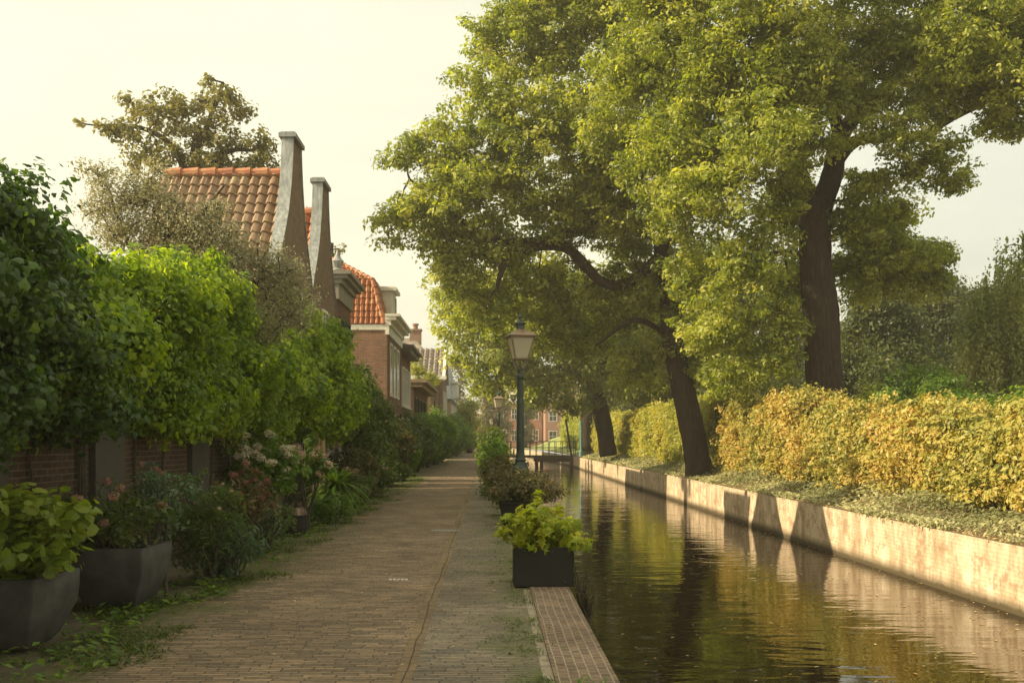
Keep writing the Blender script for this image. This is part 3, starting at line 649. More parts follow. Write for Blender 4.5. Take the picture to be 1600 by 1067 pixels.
for c in tops:
    L = 1.2+rng.random()*2.2; k = int(L/.045); s = np.linspace(0, 1, k)[:, None]
    drift = rng.normal(0, .16, 3)*V3([1,1,0]); p = c+drift*s*2+V3([0,0,-L])*s+rng.normal(0,.05,(k,3))
    p = p[p[:,2] > .6]; allp.append(p)
allp = np.concatenate(allp)
leaves('crown', allp, sph(len(allp))+V3([0,0,.2]), .13*(.7+.6*rng.random(len(allp))), 'leaf', M['weep'], wt, np.clip(rng.random(len(allp))*.6+.2+.3*np.sin(allp[:,0]*2.1)*np.cos(allp[:,2]*1.7),0,1), dirs=V3([[0,0,-1.0]])+rng.normal(0,.45,(len(allp),3)))

# ------------------------------------------------------------------ hedges on the right bank
def hedge(label, y0, y1, x0, x1, h0, h1, mat, dens, size, group='clipped beech hedge sections on the right bank', tmpl='leaf', bump=.22, cut=None):
    L = y1-y0; root = empty('beech_hedge', ((x0+x1)/2, (y0+y1)/2, .2), label, 'hedge', group)
    H_ = lambda y: h0+(h1-h0)*(y-y0)/L+.15*np.sin(y*1.3+.7)+.12*np.sin(y*3.1+1)+.06*np.sin(y*7.7)
    per = 26; cr = size*1.9
    nf = int(dens*L*(h0+h1)/2/per); y = y0+L*rng.random(nf); z = rng.random(nf)**.9
    dep = rng.random(nf)**2*.5
    bul = np.where(rng.random(nf) > .5, rng.normal(-.05, .15, nf), rng.normal(.08, .08, nf))+.16*np.sin(y*2.6+z*2)*np.sin(z*5+y)
    A1 = np.stack([x0+bul+dep+.22*z**3, y, .30+.18*(rng.random(nf)**2)*2+z*(H_(y)-.2)], 1)
    hole = np.sin(y[:len(A1)]*1.7+3*np.sin(z*2.5))*np.sin(z*6+y[:len(A1)]*2.2) > .80; A1 = A1[~hole | (rng.random(len(A1)) > .75)]
    nt_ = int(nf*.45); y = y0+L*rng.random(nt_); A2 = np.stack([x0+.15+rng.random(nt_)*(x1-x0), y, H_(y)+.2-.12*rng.random(nt_)+.16*np.abs(rng.normal(0,1,nt_))*(rng.random(nt_) > .5)], 1)
    ne = int(nf*(x1-x0)/L)+8; A3 = np.stack([x0+rng.random(ne)*(x1-x0), y0+.3*rng.random(ne)**2, .3+rng.random(ne)*(h0-.1)], 1)
    C = np.concatenate([A1, A2, A3]); pos, N, S, rnd = clump_leaves(C, per, cr, .75, size, .55)
    N[:, 0] -= .35; N[:, 1] -= .1
    rnd = np.clip(rnd*.75+.25*(.5+.5*np.sin(pos[:,1]*.9+2*np.sin(pos[:,2]*1.3))), 0, 1)
    leaves('foliage', pos, N, S, tmpl, mat, root, rnd)
    # woody stems, and upright shoots on the crest
    mb = MB(); ks = int(L*4)
    for i in range(ks):
        yy = y0+L*(i+rng.random())/ks; xx = (x0+x1)/2+rng.normal(0,.15)
        mb.tube([(xx,yy,.1),(xx+rng.normal(0,.08),yy+rng.normal(0,.1),1.1),(xx+rng.normal(0,.2),yy+rng.normal(0,.2),h0*.95)], [.028,.02,.008], 5)
        for k in range(3):
            z = .5+rng.random()*(h0-.7); mb.tube([(xx,yy,z),(x0+.15*rng.random(),yy+rng.normal(0,.3),z+.3)], [.012,.005], 3, cap=False)
    mb.build('stems', M['stem'], root, fixn=False)
    return root
hedge('nearest golden-brown beech hedge at the right edge, widest in view', 11.5, 27.6, 8.5, 10.2, 1.42, 1.85, M['beech'], 3900, .10)
hedge('orange-tinted beech hedge section just left of the biggest oak trunk', 28.0, 36.2, 8.5, 10.0, 2.3, 2.2, M['beech'], 3600, .11)
hedge('yellow beech hedge behind and left of the leaning trunk', 38.3, 50.5, 8.7, 10.2, 2.7, 2.5, M['beech_green'], 2600, .135)
hedge('yellow hedge section between the third oak and its shadow band', 51.5, 61.0, 8.7, 10.2, 2.7, 2.6, M['beech_green'], 2000, .15)
hedge('yellow-green hedge section reaching the footbridge', 64.0, 85.0, 8.6, 10.1, 2.6, 2.4, M['beech_green'], 1200, .2)
hedge('pale far hedge on the slope beyond the footbridge', 90.0, 118.0, 9.0, 11.5, 3.4, 4.2, M['yellowgreen'], 700, .28)

# pale ground cover between wall and hedge
n = 62000
Yg = 9.5+76*rng.random(n)**1.7; Xg = 7.5+1.9*rng.random(n)**.85
keep = ~((Xg < 7.75) & (rng.random(n) > .45+.5*np.sin(Yg*1.7)*np.sin(Yg*.6)))
Yg, Xg = Yg[keep], Xg[keep]; n = len(Yg)
mound = .12+.16*np.clip(np.sin(Yg*1.1)*np.sin(Xg*3+Yg*.5),-.5,1)
Cg = np.stack([Xg-.08*(Xg < 7.9), Yg, bankz(Xg, Yg)+mound*np.clip((Xg-7.4)/.6,0,1)*rng.random(n)**.5*1.5+.02], 1)
o = leaves('ground_cover', Cg, sph(n)*.6+V3([-.2,-.1,.9]), (.07+.0012*Yg)*(.6+.8*rng.random(n)), 'small', M['cover'], None, np.clip(rng.random(n)*.7+.25*np.sin(Yg*.9+Xg),0,1))
tag(o, 'pale trailing ground cover between the canal wall and the hedges', 'ground cover', kind='stuff')

n = 20000; Yg = 9+70*rng.random(n)**1.7; k = np.sin(Yg*.8)+np.sin(Yg*2.3+1)+rng.normal(0,.5,n) > .35; Yg = Yg[k]; n = len(Yg)
o = leaves('trailing_leaves', np.stack([7.25+.35*rng.random(n)-.16*rng.random(n)*(rng.random(n) > .5), Yg, .03+.13*rng.random(n)], 1), sph(n)*.6+V3([-.4,-.1,.8]), (.06+.001*Yg)*(.6+.8*rng.random(n)), 'small', M['cover'], None)
tag(o, 'trailing leaves creeping over the top edge of the canal wall', 'ground cover', kind='stuff')
# lawn slope beyond the bridge
b = MB(); lx = np.linspace(0, 1, 9); ly = np.linspace(92, 150, 12)
lv = np.array([[wallx(y)+.35+x*8.0, y, bankz(wallx(y)+.35+x*8.0, y)+.03+.9*x*x] for y in ly for x in lx])
b.add(lv, [np.array([[j*9+i, j*9+i+1, (j+1)*9+i+1, (j+1)*9+i] for j in range(11) for i in range(8)])])
tag(b.build('lawn', M['lawn'], smooth=True, fixn=False), kind='structure')

# ------------------------------------------------------------------ left: garden wall with ivy
wl = empty('garden_wall', (-4.1, 11, 0), 'dark brick garden wall in the shade under the overhanging ivy', 'wall')
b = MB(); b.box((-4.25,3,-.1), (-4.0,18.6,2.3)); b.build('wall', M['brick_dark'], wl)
for y0, y1 in ((8.0,8.15),(9.95,10.75),(13.2,14.0),(17.3,18.2)):
    b = MB(); b.box((-4.02,y0,-.1), (-3.93,y1,2.3)); b.build('pilaster', M['render_grey'], wl)
b = MB(); b.box((-4.3,3,2.3), (-3.95,18.6,2.36)); b.build('coping', M['zinc'], wl)

def ivy_mass(name, label, cat, segs, mat, tmpl, size, dens, per, cr, droop=.2, extra=None, stemn=30, up=.3):
    # segs: (Y, top_z, bottom_z, front_x)
    Y0 = segs[0][0]; root = empty(name, (-4.0, Y0, 2.3), label, cat)
    bl = []
    ys = np.arange(segs[0][0], segs[-1][0]+.01, .55)
    S_ = np.array(segs, float)
    for y in ys:
        zt = np.interp(y, S_[:,0], S_[:,1]); zb = np.interp(y, S_[:,0], S_[:,2]); fx = np.interp(y, S_[:,0], S_[:,3])
        k = 3
        for i in range(k):
            z = zb+(zt-zb)*(i+.5)/k; r = (zt-zb)/k*.72
            th = .55+.2*(i == 1)
            cx = fx-th+rng.normal(0,.16)-(.12 if i == 0 else 0)-(.22 if i == 2 else 0)+.18*math.sin(y*2.1+i*2)
            bl.append((V3([cx, y+rng.normal(0,.15), z+rng.normal(0,.13)]), (th, .5+.15*rng.random(), r*(.8+.4*rng.random()))))
    if extra: bl += extra
    C = blob_points(bl, dens, .6)
    pos, N, S, rnd = clump_leaves(C, per, cr, .9, size, up)
    N[:,0] += .25
    leaves('foliage', pos, N, S, tmpl, mat, root, rnd)
    mb = MB()
    for i in range(stemn):
        y = segs[0][0]+(segs[-1][0]-segs[0][0])*(i+rng.random())/stemn
        zt = np.interp(y, S_[:,0], S_[:,1]); fx = np.interp(y, S_[:,0], S_[:,3])
        p, r = catmull([V3([-3.96, y, .0]), V3([-3.965, y+rng.normal(0,.12), 1.2]), V3([-3.95, y+rng.normal(0,.2), 2.2]), V3([fx-.5, y+rng.normal(0,.4), zt-.5])], [.02,.017,.014,.008], 4)
        mb.tube(p, r, 5, cap=False)
    tw = C[rng.permutation(len(C))[:160]]
    anc = np.stack([np.full(40, -3.95), np.linspace(segs[0][0], segs[-1][0], 40), np.full(40, 2.4)], 1)
    twig_net(mb, anc, tw, .02, .005, 4)
    mb.build('stems', M['stem'], root, fixn=False)
    return root
ivy_mass('climbing_ivy', 'dark glossy ivy mass over the garden wall at the left edge', 'climbing plant',
         [(4.6,3.8,1.60,-3.1),(6.2,3.62,1.60,-3.15),(7.4,3.42,1.60,-3.25),(8.3,3.20,1.64,-3.35),(9.8,3.1,1.7,-3.45)], M['ivy'], 'ivy', .068, 15, 62, .24, stemn=5)
ivy_mass('climbing_vine', 'bright lime-green creeper billowing over the garden wall, lit from behind', 'climbing plant',
         [(8.6,3.05,1.72,-3.45),(10.2,3.25,1.68,-3.3),(11.4,3.5,1.68,-3.2),(13.0,3.6,1.7,-3.25),(14.6,3.35,1.72,-3.25),(16.0,3.0,1.72,-3.25),(17.6,3.0,1.75,-3.25)], M['lime'], 'ivy', .072, 13, 64, .24, stemn=9)
ivy_mass('climbing_vine', 'bright green creeper on the far end of the wall, below the stepped gables', 'climbing plant',
         [(17.4,3.5,1.9,-3.4),(19.0,4.0,1.9,-3.2),(20.4,4.1,1.85,-3.15),(22.0,3.9,1.8,-3.1),(24.0,3.2,1.7,-3.1)], M['lime'], 'ivy', .095, 9, 52, .3, stemn=7)

# olive-grey tree behind the wall and the tall tree behind the roof
yo = 15.0
tree('olive_tree', 'silvery fine-leaved tree rising behind the creeper, in front of the tiled roof', [(P(250,830,yo),.12),(P(255,600,yo),.10),(P(260,450,yo),.08),(P(262,330,yo),.05)],
     [[(P(256,560,yo),.06),(P(330,480,yo),.05),(P(400,440,yo+.4),.03),(P(450,420,yo+.6),.015)],[(P(260,480,yo),.05),(P(200,380,yo),.04),(P(170,300,yo),.02)],[(P(260,400,yo),.05),(P(310,340,yo),.03),(P(350,290,yo),.015)]],
     blobs_px([(190,335,yo,60,55),(235,295,yo,45,35),(160,280,yo,28,25),(290,350,yo,60,45),(350,400,yo,60,50),(400,430,yo+.4,55,45),(250,400,yo,80,60),(440,430,yo+.6,35,35),(455,480,yo+.8,40,40),(330,330,yo,30,22),(410,500,yo+.6,60,50),(300,440,yo,80,50)]),
     M['olive'], 'small', .052, 15, 85, .30, bark=M['stem'], twr=.02, shell=.2, up=.1, lift=-.1)
yl = 34.0
tree('tall_tree', 'tall open-crowned tree behind the tiled roof of the nearest gabled house', [(P(305,900,yl),.4),(P(300,450,yl),.32),(P(302,330,yl),.28),(P(305,260,yl),.22),(P(310,200,yl),.12)],
     [[(P(302,300,yl),.16),(P(270,230,yl),.11),(P(220,200,yl),.07),(P(160,195,yl),.03)],[(P(304,300,yl),.16),(P(350,240,yl),.1),(P(400,235,yl),.05)],[(P(304,250,yl),.12),(P(330,180,yl),.08),(P(350,130,yl),.04)],[(P(303,330,yl),.14),(P(370,310,yl),.08),(P(420,280,yl),.04)]],
     blobs_px([(165,195,yl,38,16),(215,165,yl,30,22),(250,190,yl,45,25),(205,215,yl,35,16),(280,160,yl,40,20),(335,140,yl,38,18),(350,165,yl,42,22),(305,200,yl,50,28),(360,215,yl,45,22),(390,175,yl,22,10),(250,250,yl,60,28),(330,255,yl,60,26),(385,255,yl,40,24),(420,225,yl,22,18),(420,260,yl,25,20),(300,300,yl,90,22)]),
     M['locust'], 'leaf', .16, 2.6, 46, .36, twr=.05, shell=.25)
tree('tall_tree', 'sliver of a tree showing between the two gables and the orange mansard', [(P(515,900,45),.25),(P(515,450,45),.18),(P(518,380,45),.1)],
     [], blobs_px([(520,390,45,14,16),(512,420,45,20,20),(476,330,45,7,9)]), M['locust'], 'leaf', .17, 1.2, 60, .4, twr=.04)

# ------------------------------------------------------------------ roofs and houses
def pantile(name, origin, u, v, W_, L_, mat, parent, tw=.205, tl=.27, poly=None, amp=.035, rndseed=0):
    """roof of S-shaped clay tiles: u across, v up the slope"""
    origin = V3(origin, ); u = V3(u)/np.linalg.norm(u); v = V3(v)/np.linalg.norm(v); w = np.cross(u, v)
    if w[2] < 0: w = -w
    nu = int(W_/tw*6)+1; rows = int(L_/tl)+1
    us = np.linspace(0, W_, nu); ph = us/tw*2*math.pi
    prof = amp*(np.sin(ph)+.35*np.sin(2*ph+.8))
    verts = []; faces = []
    rs = np.random.default_rng(3+rndseed)
    for r in range(rows):
        v0 = r*tl; v1 = min((r+1)*tl+.03, L_+.02)
        jit = rs.normal(0, .004, nu)
        for vv, h in ((v0, .045), (v1, .0)):
            verts.append(origin+us[:, None]*u+vv*v+(prof+h+jit)[:, None]*w)
        a = (2*r)*nu; i = np.arange(nu-1)
        faces.append(np.stack([a+i, a+i+1, a+nu+i+1, a+nu+i], 1))
        # front edge of each course
        verts.append(origin+us[:, None]*u+v0*v+(prof+h*0-.012)[:, None]*w)
    V_ = np.concatenate(verts)
    # reorganise: 3 strips per row
    faces = []
    for r in range(rows):
        a = 3*r*nu; i = np.arange(nu-1)
        faces.append(np.stack([a+i, a+i+1, a+nu+i+1, a+nu+i], 1))
        faces.append(np.stack([a+2*nu+i, a+2*nu+i+1, a+i+1, a+i], 1))
    Fc = np.concatenate(faces)
    if poly is not None:
        cen = V_[Fc].mean(1)-origin; cu = cen@u; cv = cen@v
        inside = np.zeros(len(Fc), bool); pl = poly; m = len(pl); j = m-1
        for i in range(m):
            (xi, yi), (xj, yj) = pl[i], pl[j]
            inside ^= ((yi > cv) != (yj > cv)) & (cu < (xj-xi)*(cv-yi)/((yj-yi) or 1e-9)+xi); j = i
        Fc = Fc[inside]
    me = to_mesh(name, V_, [Fc], False); return link_mesh(name, me, mat, parent)

def win_x(parent, X, y0, y1, z0, z1, cols=2, rows=3, fr=None, name='window', d=.05, fw=.07, sill=True):
    fr = fr or M['frame']; b = MB()
    b.box((X,y0,z0),(X+d,y0+fw,z1)); b.box((X,y1-fw,z0),(X+d,y1,z1)); b.box((X,y0+fw,z0),(X+d,y1-fw,z0+fw)); b.box((X,y0+fw,z1-fw),(X+d,y1-fw,z1))
    for i in range(1, cols):
        y = y0+(y1-y0)*i/cols; b.box((X,y-.018,z0+fw),(X+d-.012,y+.018,z1-fw))
    for i in range(1, rows):
        z = z0+(z1-z0)*i/rows; b.box((X,y0+fw,z-.018),(X+d-.016,y1-fw,z+.018))
    f = b.build(name, fr, parent)
    p = MB(); p.box((X-.02,y0+fw*.5,z0+fw*.5),(X+.012,y1-fw*.5,z1-fw*.5)); g_ = p.build('pane', M['glass'], f)
    if sill:
        s_ = MB(); s_.box((X,y0-.06,z0-.07),(X+d+.06,y1+.06,z0-.002)); s_.build('sill', M['white'], f)
    return f
def win_y(parent, Y, x0, x1, z0, z1, cols=2, rows=2, fr=None, name='window', d=.06, fw=.08):
    fr = fr or M['frame']; b = MB()
    b.box((x0,Y-d,z0),(x0+fw,Y,z1)); b.box((x1-fw,Y-d,z0),(x1,Y,z1)); b.box((x0+fw,Y-d,z0),(x1-fw,Y,z0+fw)); b.box((x0+fw,Y-d,z1-fw),(x1-fw,Y,z1))
    for i in range(1, cols):
        x = x0+(x1-x0)*i/cols; b.box((x-.025,Y-d+.012,z0+fw),(x+.025,Y,z1-fw))
    for i in range(1, rows):
        z = z0+(z1-z0)*i/rows; b.box((x0+fw,Y-d+.016,z-.025),(x1-fw,Y,z+.025))
    f = b.build(name, fr, parent)
    p = MB(); p.box((x0+fw*.5,Y-.014,z0+fw*.5),(x1-fw*.5,Y+.02,z1-fw*.5)); p.build('pane', M['glass'], f)
    return f

# houses 1 and 2: neck gables with zinc-covered concave shoulders
def gable_house(label, yc, tilemat, half=1.78, top=7.62, ridge=7.0, seed=0, extra=False):
    X = -4.0
    root = empty('gabled_house', (X, yc, 0), label, 'house', 'pair of neck-gabled brick houses behind the creeper')
    prof = [(4.35,2.25),(4.8,1.85),(5.2,1.52),(5.7,1.12),(6.1,.86),(6.5,.68),(6.9,.54),(7.3,.45),(top,.40)]
    prof = [(z, min(h, half)) for z, h in prof]
    left = [(yc-h, z) for z, h in prof]; right = [(yc+h, z) for z, h in prof][::-1]
    poly = [(yc-half,-.1)]+left+right+[(yc+half,-.1)]
    b = MB(); b.prism(poly, 'x', X-.19, X); b.build('gable_wall', M['brick_gable'], root)
    # zinc coping: a band following the curve on each side
    for sgn in (-1, 1):
        b = MB(); pts = [(yc+sgn*h, z) for z, h in prof]
        for (ya, za), (yb, zb) in zip(pts[:-1], pts[1:]):
            if abs(ya-yc) >= half-.001 and abs(yb-yc) >= half-.001: continue
            ny, nz = (zb-za), -(yb-ya); L = math.hypot(ny, nz); ny, nz = ny/L*sgn, nz/L*sgn
            if nz < 0: ny, nz = ny, abs(nz)
            t = .045
            v = []
            for x in (X-.215, X+.03):
                v += [(x, ya+sgn*.004, za), (x, yb+sgn*.004, zb), (x, yb+sgn*t, zb+.01), (x, ya+sgn*t, za+.01)]
            b.add(v, [(0,1,2,3),(7,6,5,4),(0,4,5,1),(3,2,6,7),(1,5,6,2),(0,3,7,4)])
        b.build('coping', M['zinc'], root)
    b = MB(); b.box((X-.27,yc-.50,top+.002), (X+.08,yc+.50,top+.09)); b.box((X-.23,yc-.45,top+.092), (X+.05,yc+.45,top+.12)); b.build('gable_cap', M['zinc'], root)
    # body and roof
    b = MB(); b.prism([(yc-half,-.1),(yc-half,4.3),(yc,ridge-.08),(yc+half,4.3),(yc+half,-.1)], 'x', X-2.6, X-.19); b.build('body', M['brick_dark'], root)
    sl = math.hypot(half+.1, ridge-4.2)
    pantile('roof', (X-2.75, yc-half-.1, 4.22), (1,0,0), (0, half+.1, ridge-4.2), 2.55, sl, tilemat, root, rndseed=seed)
    pantile('roof', (X-2.75, yc+half+.1, 4.22), (1,0,0), (0, -half-.1, ridge-4.2), 2.55, sl, tilemat, root, rndseed=seed+1)
    b = MB()
    for i in range(7):
        x = X-2.75+i*.36; b.tube([(x,yc,ridge+.0),(x+.37,yc,ridge+.012)], [.10,.125], 10)
    b.build('ridge_tiles', M['tile'], root)
    win_x(root, X, yc-.45, yc+.45, 3.2, 4.6, 2, 3)
    for dy in (-.75, .75): win_x(root, X, yc+dy-.42, yc+dy+.42, .8, 2.5, 2, 3)
    return root
gable_house('nearer neck-gabled house with weathered tiled roof and zinc-edged gable', 20.7, M['tile_old'])
gable_house('farther neck-gabled house, its zinc-edged gable showing behind the first one', 24.25, M['tile'], seed=5)

# ornamental iron screen and ochre columns glimpsed under the creeper
sc_ = empty('iron_screen', (-3.9, 19.6, 0), 'ornamental iron screen glimpsed under the creeper beside ochre columns', 'screen')
b = MB()
for y in np.linspace(19.2, 21.0, 9): b.box((-3.93,y-.012,0.2),(-3.9,y+.012,2.1))
for z in (.3,1.0,2.0): b.box((-3.94,19.2,z),(-3.89,21.0,z+.03))
for y in np.linspace(19.3, 20.9, 8):
    for z in np.arange(.5, 1.95, .22):
        a = np.linspace(0, 2*math.pi, 9); b.tube(np.stack([np.full(9,-3.915), y+.07*np.cos(a), z+.08*np.sin(a)], 1), .010, 4, cap=False)
b.build('lattice', M['iron'], sc_)
for i, y in enumerate((21.35, 22.0)):
    cc = MB(); cc.lathe((-3.72, y, 0), [(.15,0),(.15,.15),(.11,.2),(.10,1.9),(.14,2.0),(.14,2.15)], 14)
    o = cc.build('porch_column', M['ochre'], smooth=False); tag(o, ['nearer ochre porch column under the creeper', 'farther ochre porch column under the creeper'][i], 'column', 'ochre porch columns')

# house 3: flat-corniced facade
h3 = empty('corniced_house', (-4, 27.4, 0), 'narrow brick house with a deep grey cornice, between the gables and the mansard', 'house')
b = MB(); b.box((-10,26.05,-.1), (-4.0,28.8,5.15)); b.build('wall', M['brick_facade'], h3)
b = MB(); b.box((-4.3,26.03,5.152), (-3.93,28.82,5.55)); b.box((-4.3,26.0,5.552), (-3.84,28.86,5.68)); b.box((-4.3,25.95,5.682),(-3.70,28.92,5.78)); b.box((-4.3,25.9,5.782),(-3.60,28.98,5.87)); b.build('cornice', noisy('grey_green_paint', (.22,.21,.16),(.30,.28,.22),3,.7,.1,20), h3)
b = MB(); b.prism([(-10,5.155),(-4.32,5.155),(-7,6.0)], 'y', 26.05, 28.8); b.build('roof', M['tile_grey'], h3)
b = MB(); b.lathe((-4.0,26.3,5.872), [(.16,0),(.18,.06),(.10,.12),(.14,.22),(.17,.3),(.10,.38),(.04,.5),(.015,.6)], 12); b.build('roof_urn', M['zinc'], h3)
for y0 in (26.45, 27.65):
    win_x(h3, -4.0, y0, y0+.85, 3.1, 4.75, 2, 4, fr=M['darkframe'])
win_x(h3, -4.0, 26.5, 27.3, .9, 2.6, 2, 3); win_x(h3, -4.0, 27.7, 28.5, .9, 2.6, 2, 3)

# house 4: orange mansard
h4 = empty('mansard_house', (-4, 41.5, 0), 'brick house with steep orange tiled mansard and white cornice', 'house')
y0, y1 = 38.9, 45.0
b = MB(); b.box((-12,y0,-.1), (-4,y1,5.95)); b.build('wall', M['brick_house'], h4)
b = MB(); b.box((-4.0+.002,y0-.003,-.1), (-3.97,y1,5.55)); b.build('facade', M['brick_facade'], h4)
b = MB(); b.box((-12,y0-.04,5.74), (-4.05,y0-.002,5.95)); b.build('white_band', M['white'], h4)
b = MB(); b.box((-6.05,y0-.03,5.05),(-6.0,y0-.004,5.72)); b.build('wall_anchor', M['iron'], h4)
b = MB(); b.box((-4.05,y0-.05,5.56), (-3.90,y1+.02,5.92)); b.box((-4.05,y0-.06,5.922),(-3.82,y1+.02,6.12)); b.box((-4.05,y0-.10,6.122),(-3.62,y1+.04,6.26)); b.box((-4.05,y0-.14,6.262),(-3.48,y1+.06,6.36)); b.build('cornice', M['white'], h4)
zb, zm, zt = 5.96, 7.75, 9.35
# end slope (faces the camera), street slope, back slope, far slope
ins = .5
b = MB()
A_ = [(-12,y0,zb),(-4.1,y0,zb),(-4.1,y1,zb),(-12,y1,zb)]; B_ = [(-12+ins,y0+ins,zm),(-4.1-ins,y0+ins,zm),(-4.1-ins,y1-ins,zm),(-12+ins,y1-ins,zm)]; C_ = [(-9.5,(y0+y1)/2,zt),(-7.2,(y0+y1)/2,zt)]
b.add(A_+B_+C_, [(0,1,5,4),(1,2,6,5),(2,3,7,6),(3,0,4,7),(4,5,9,8),(5,6,9),(6,7,8,9),(7,4,8),(3,2,1,0)]); b.build('roof_core', M['tile'], h4)
sl = math.hypot(ins, zm-zb)
pantile('roof', (-12,y0-.03,zb+.02), (1,0,0), (0,ins,zm-zb), 7.95, sl, M['tile'], h4, poly=[(0,-.1),(7.95,-.1),(7.95-ins,sl+.1),(ins,sl+.1)])
pantile('roof', (-4.06,y0,zb+.02), (0,1,0), (-ins,0,zm-zb), y1-y0, sl, M['tile'], h4, poly=[(0,-.1),(y1-y0,-.1),(y1-y0-ins,sl+.1),(ins,sl+.1)])
my = (y0+y1)/2; ry = my-y0-ins; s2 = math.hypot(ry, zt-zm)
pantile('roof', (-12+ins,y0+ins-.03,zm+.03), (1,0,0), (0,ry,zt-zm), 7.9-2*ins, s2, M['tile'], h4, poly=[(0,-.1),(7.9-2*ins,-.1),(4.3,s2+.1),(2.0,s2+.1)], rndseed=4)
s3 = math.hypot(2.6, zt-zm)
pantile('roof', (-4.57,y0+ins,zm+.03), (0,1,0), (-2.6,0,zt-zm), y1-y0-2*ins, s3, M['tile'], h4, poly=[(0,-.1),(y1-y0-2*ins,-.1),(ry,s3+.1)], rndseed=7)
b = MB()
def hipline(p, q, n):
    p, q = V3(p), V3(q)
    for i in range(n):
        a = p+(q-p)*i/n; c = p+(q-p)*(i+1.1)/n; b.tube([a, c], [.12,.09], 8)
hipline(A_[1], B_[1], 6); hipline(B_[1], C_[1], 12); hipline(B_[0], C_[0], 12); hipline(C_[0], C_[1], 7); b.build('ridge_tiles', M['tile'], h4)
b = MB(); b.box((-8.1,my-.2,zt-.1),(-7.8,my+.2,zt+.5)); b.build('chimney', M['brick_house'], h4)
dm = MB(); dm.box((-4.9,40.9,6.362),(-3.95,42.3,7.55)); d_ = dm.build('dormer', M['white'], h4)
b = MB(); b.box((-5.0,40.75,7.552),(-3.78,42.45,7.68)); b.box((-5.0,40.85,7.682),(-3.88,42.35,7.74)); b.build('dormer_roof', M['white'], d_)
win_x(h4, -3.95, 41.1, 42.1, 6.5, 7.4, 2, 2)
for yy in (39.9, 41.4, 42.9):
    win_x(h4, -3.97, yy, yy+1.0, 3.2, 5.35, 2, 2, d=.03, fw=.09, sill=False)
for yy in (40.2, 42.6): win_x(h4, -3.97, yy, yy+1.0, .9, 2.1, 2, 2)
b = MB(); b.box((-3.969,39.4,1.3),(-3.90,39.75,1.75)); b.build('letter_box', M['white'], h4)
b = MB(); b.box((-3.969,39.15,2.2),(-3.94,39.45,2.45)); b.build('wall_plate', M['white'], h4)
# house 4b
h5 = empty('brick_house', (-4, 48, 0), 'brick house with dark eaves just past the white-corniced mansard', 'house')
b = MB(); b.box((-12,45.02,-.1), (-4.0,50.6,5.4)); b.build('wall', M['brick_facade'], h5)
b = MB(); b.box((-12,45.06,5.402),(-3.55,50.7,5.62)); b.box((-12,45.0,5.622),(-3.4,50.8,5.75)); b.build('eaves', M['tile_grey'], h5)
b = MB(); b.prism([(-12,5.752),(-3.6,5.752),(-5.5,6.3),(-9,6.3)], 'y', 45.1, 50.6); b.build('roof', M['tile_grey'], h5)
for yy in (45.6, 47.2, 48.9): win_x(h5, -4.0, yy, yy+.95, 3.0, 4.8, 2, 3, d=.08); win_x(h5, -4.0, yy, yy+.95, .9, 2.5, 2, 3, d=.08)
# house 5: low one with sloping cornice
h6 = empty('low_house', (-4, 56, 0), 'low brick house with a projecting wooden cornice above dark shutters', 'house')
b = MB(); b.box((-12,52.0,-.1), (-3.95,64.0,4.2)); b.build('wall', M['brick_facade'], h6)
b = MB(); b.box((-12,51.95,4.202),(-3.5,64.05,4.42)); b.box((-12,51.9,4.422),(-3.25,64.1,4.6)); b.build('cornice', noisy('tan_paint', (.28,.20,.12),(.38,.28,.18),3,.7,.1,20), h6)
for yy in (52.8, 55.3, 57.8, 60.3): win_x(h6, -3.95, yy, yy+1.1, 1.9, 3.7, 2, 3, fr=M['darkframe'], d=.08)
for yy in (54.0, 59.2): win_x(h6, -3.95, yy, yy+.9, .2, 2.2, 1, 1, fr=M['darkframe'], name='door', d=.06, sill=False)
# house 6: grey pantiled, gable to the street
h7 = empty('grey_roofed_house', (-3.6, 81, 0), 'house with a ribbed grey tiled roof, white gutter and chimney', 'house')
b = MB(); b.prism([(77.5,-.1),(77.5,6.35),(81,8.75),(84.5,6.35),(84.5,-.1)], 'x', -14, -3.6); b.build('wall', M['brick_facade'], h7)
sl = math.hypot(3.7, 2.5)
pantile('roof', (-14,77.3,6.3), (1,0,0), (0,3.7,2.5), 10.45, sl, M['tile_grey'], h7, tw=.42, tl=.5, amp=.07)
pantile('roof', (-14,84.7,6.3), (1,0,0), (0,-3.7,2.5), 10.45, sl, M['tile_grey'], h7, tw=.42, tl=.5, amp=.07)
b = MB()
for ya, yb, za, zb2 in ((77.2,81,6.25,8.85),(84.8,81,6.25,8.85)):
    b.add([(-3.62,ya,za-.25),(-3.40,ya,za-.25),(-3.40,yb,zb2-.25),(-3.62,yb,zb2-.25),(-3.62,ya,za+.1),(-3.40,ya,za+.1),(-3.40,yb,zb2+.1),(-3.62,yb,zb2+.1)], [(0,3,2,1),(4,5,6,7),(0,1,5,4),(1,2,6,5),(2,3,7,6),(3,0,4,7)])
b.build('barge_board', M['white'], h7)
b = MB(); b.box((-14,77.1,6.1),(-3.3,77.35,6.35)); b.build('gutter', M['white'], h7)
b = MB(); b.box((-4.5,77.4,-.1),(-4.3,77.5,6.1)); b.box((-3.95,77.4,-.1),(-3.85,77.5,6.1)); b.build('drainpipe', M['iron'], h7)
for yy in (78.3, 80.4, 82.5): win_x(h7, -3.6, yy, yy+1.0, 3.4, 5.2, 2, 3, d=.1); win_x(h7, -3.6, yy, yy+1.0, .9, 2.5, 2, 3, d=.1)
h7b = empty('hip_roofed_house', (-6.0, 88, 0), 'taller house behind the grey ribbed roof, brown hipped roof with brick chimney', 'house')
b = MB(); b.box((-14,85.0,-.1),(-4.6,91.5,7.8)); b.build('wall', M['brick_facade'], h7b)
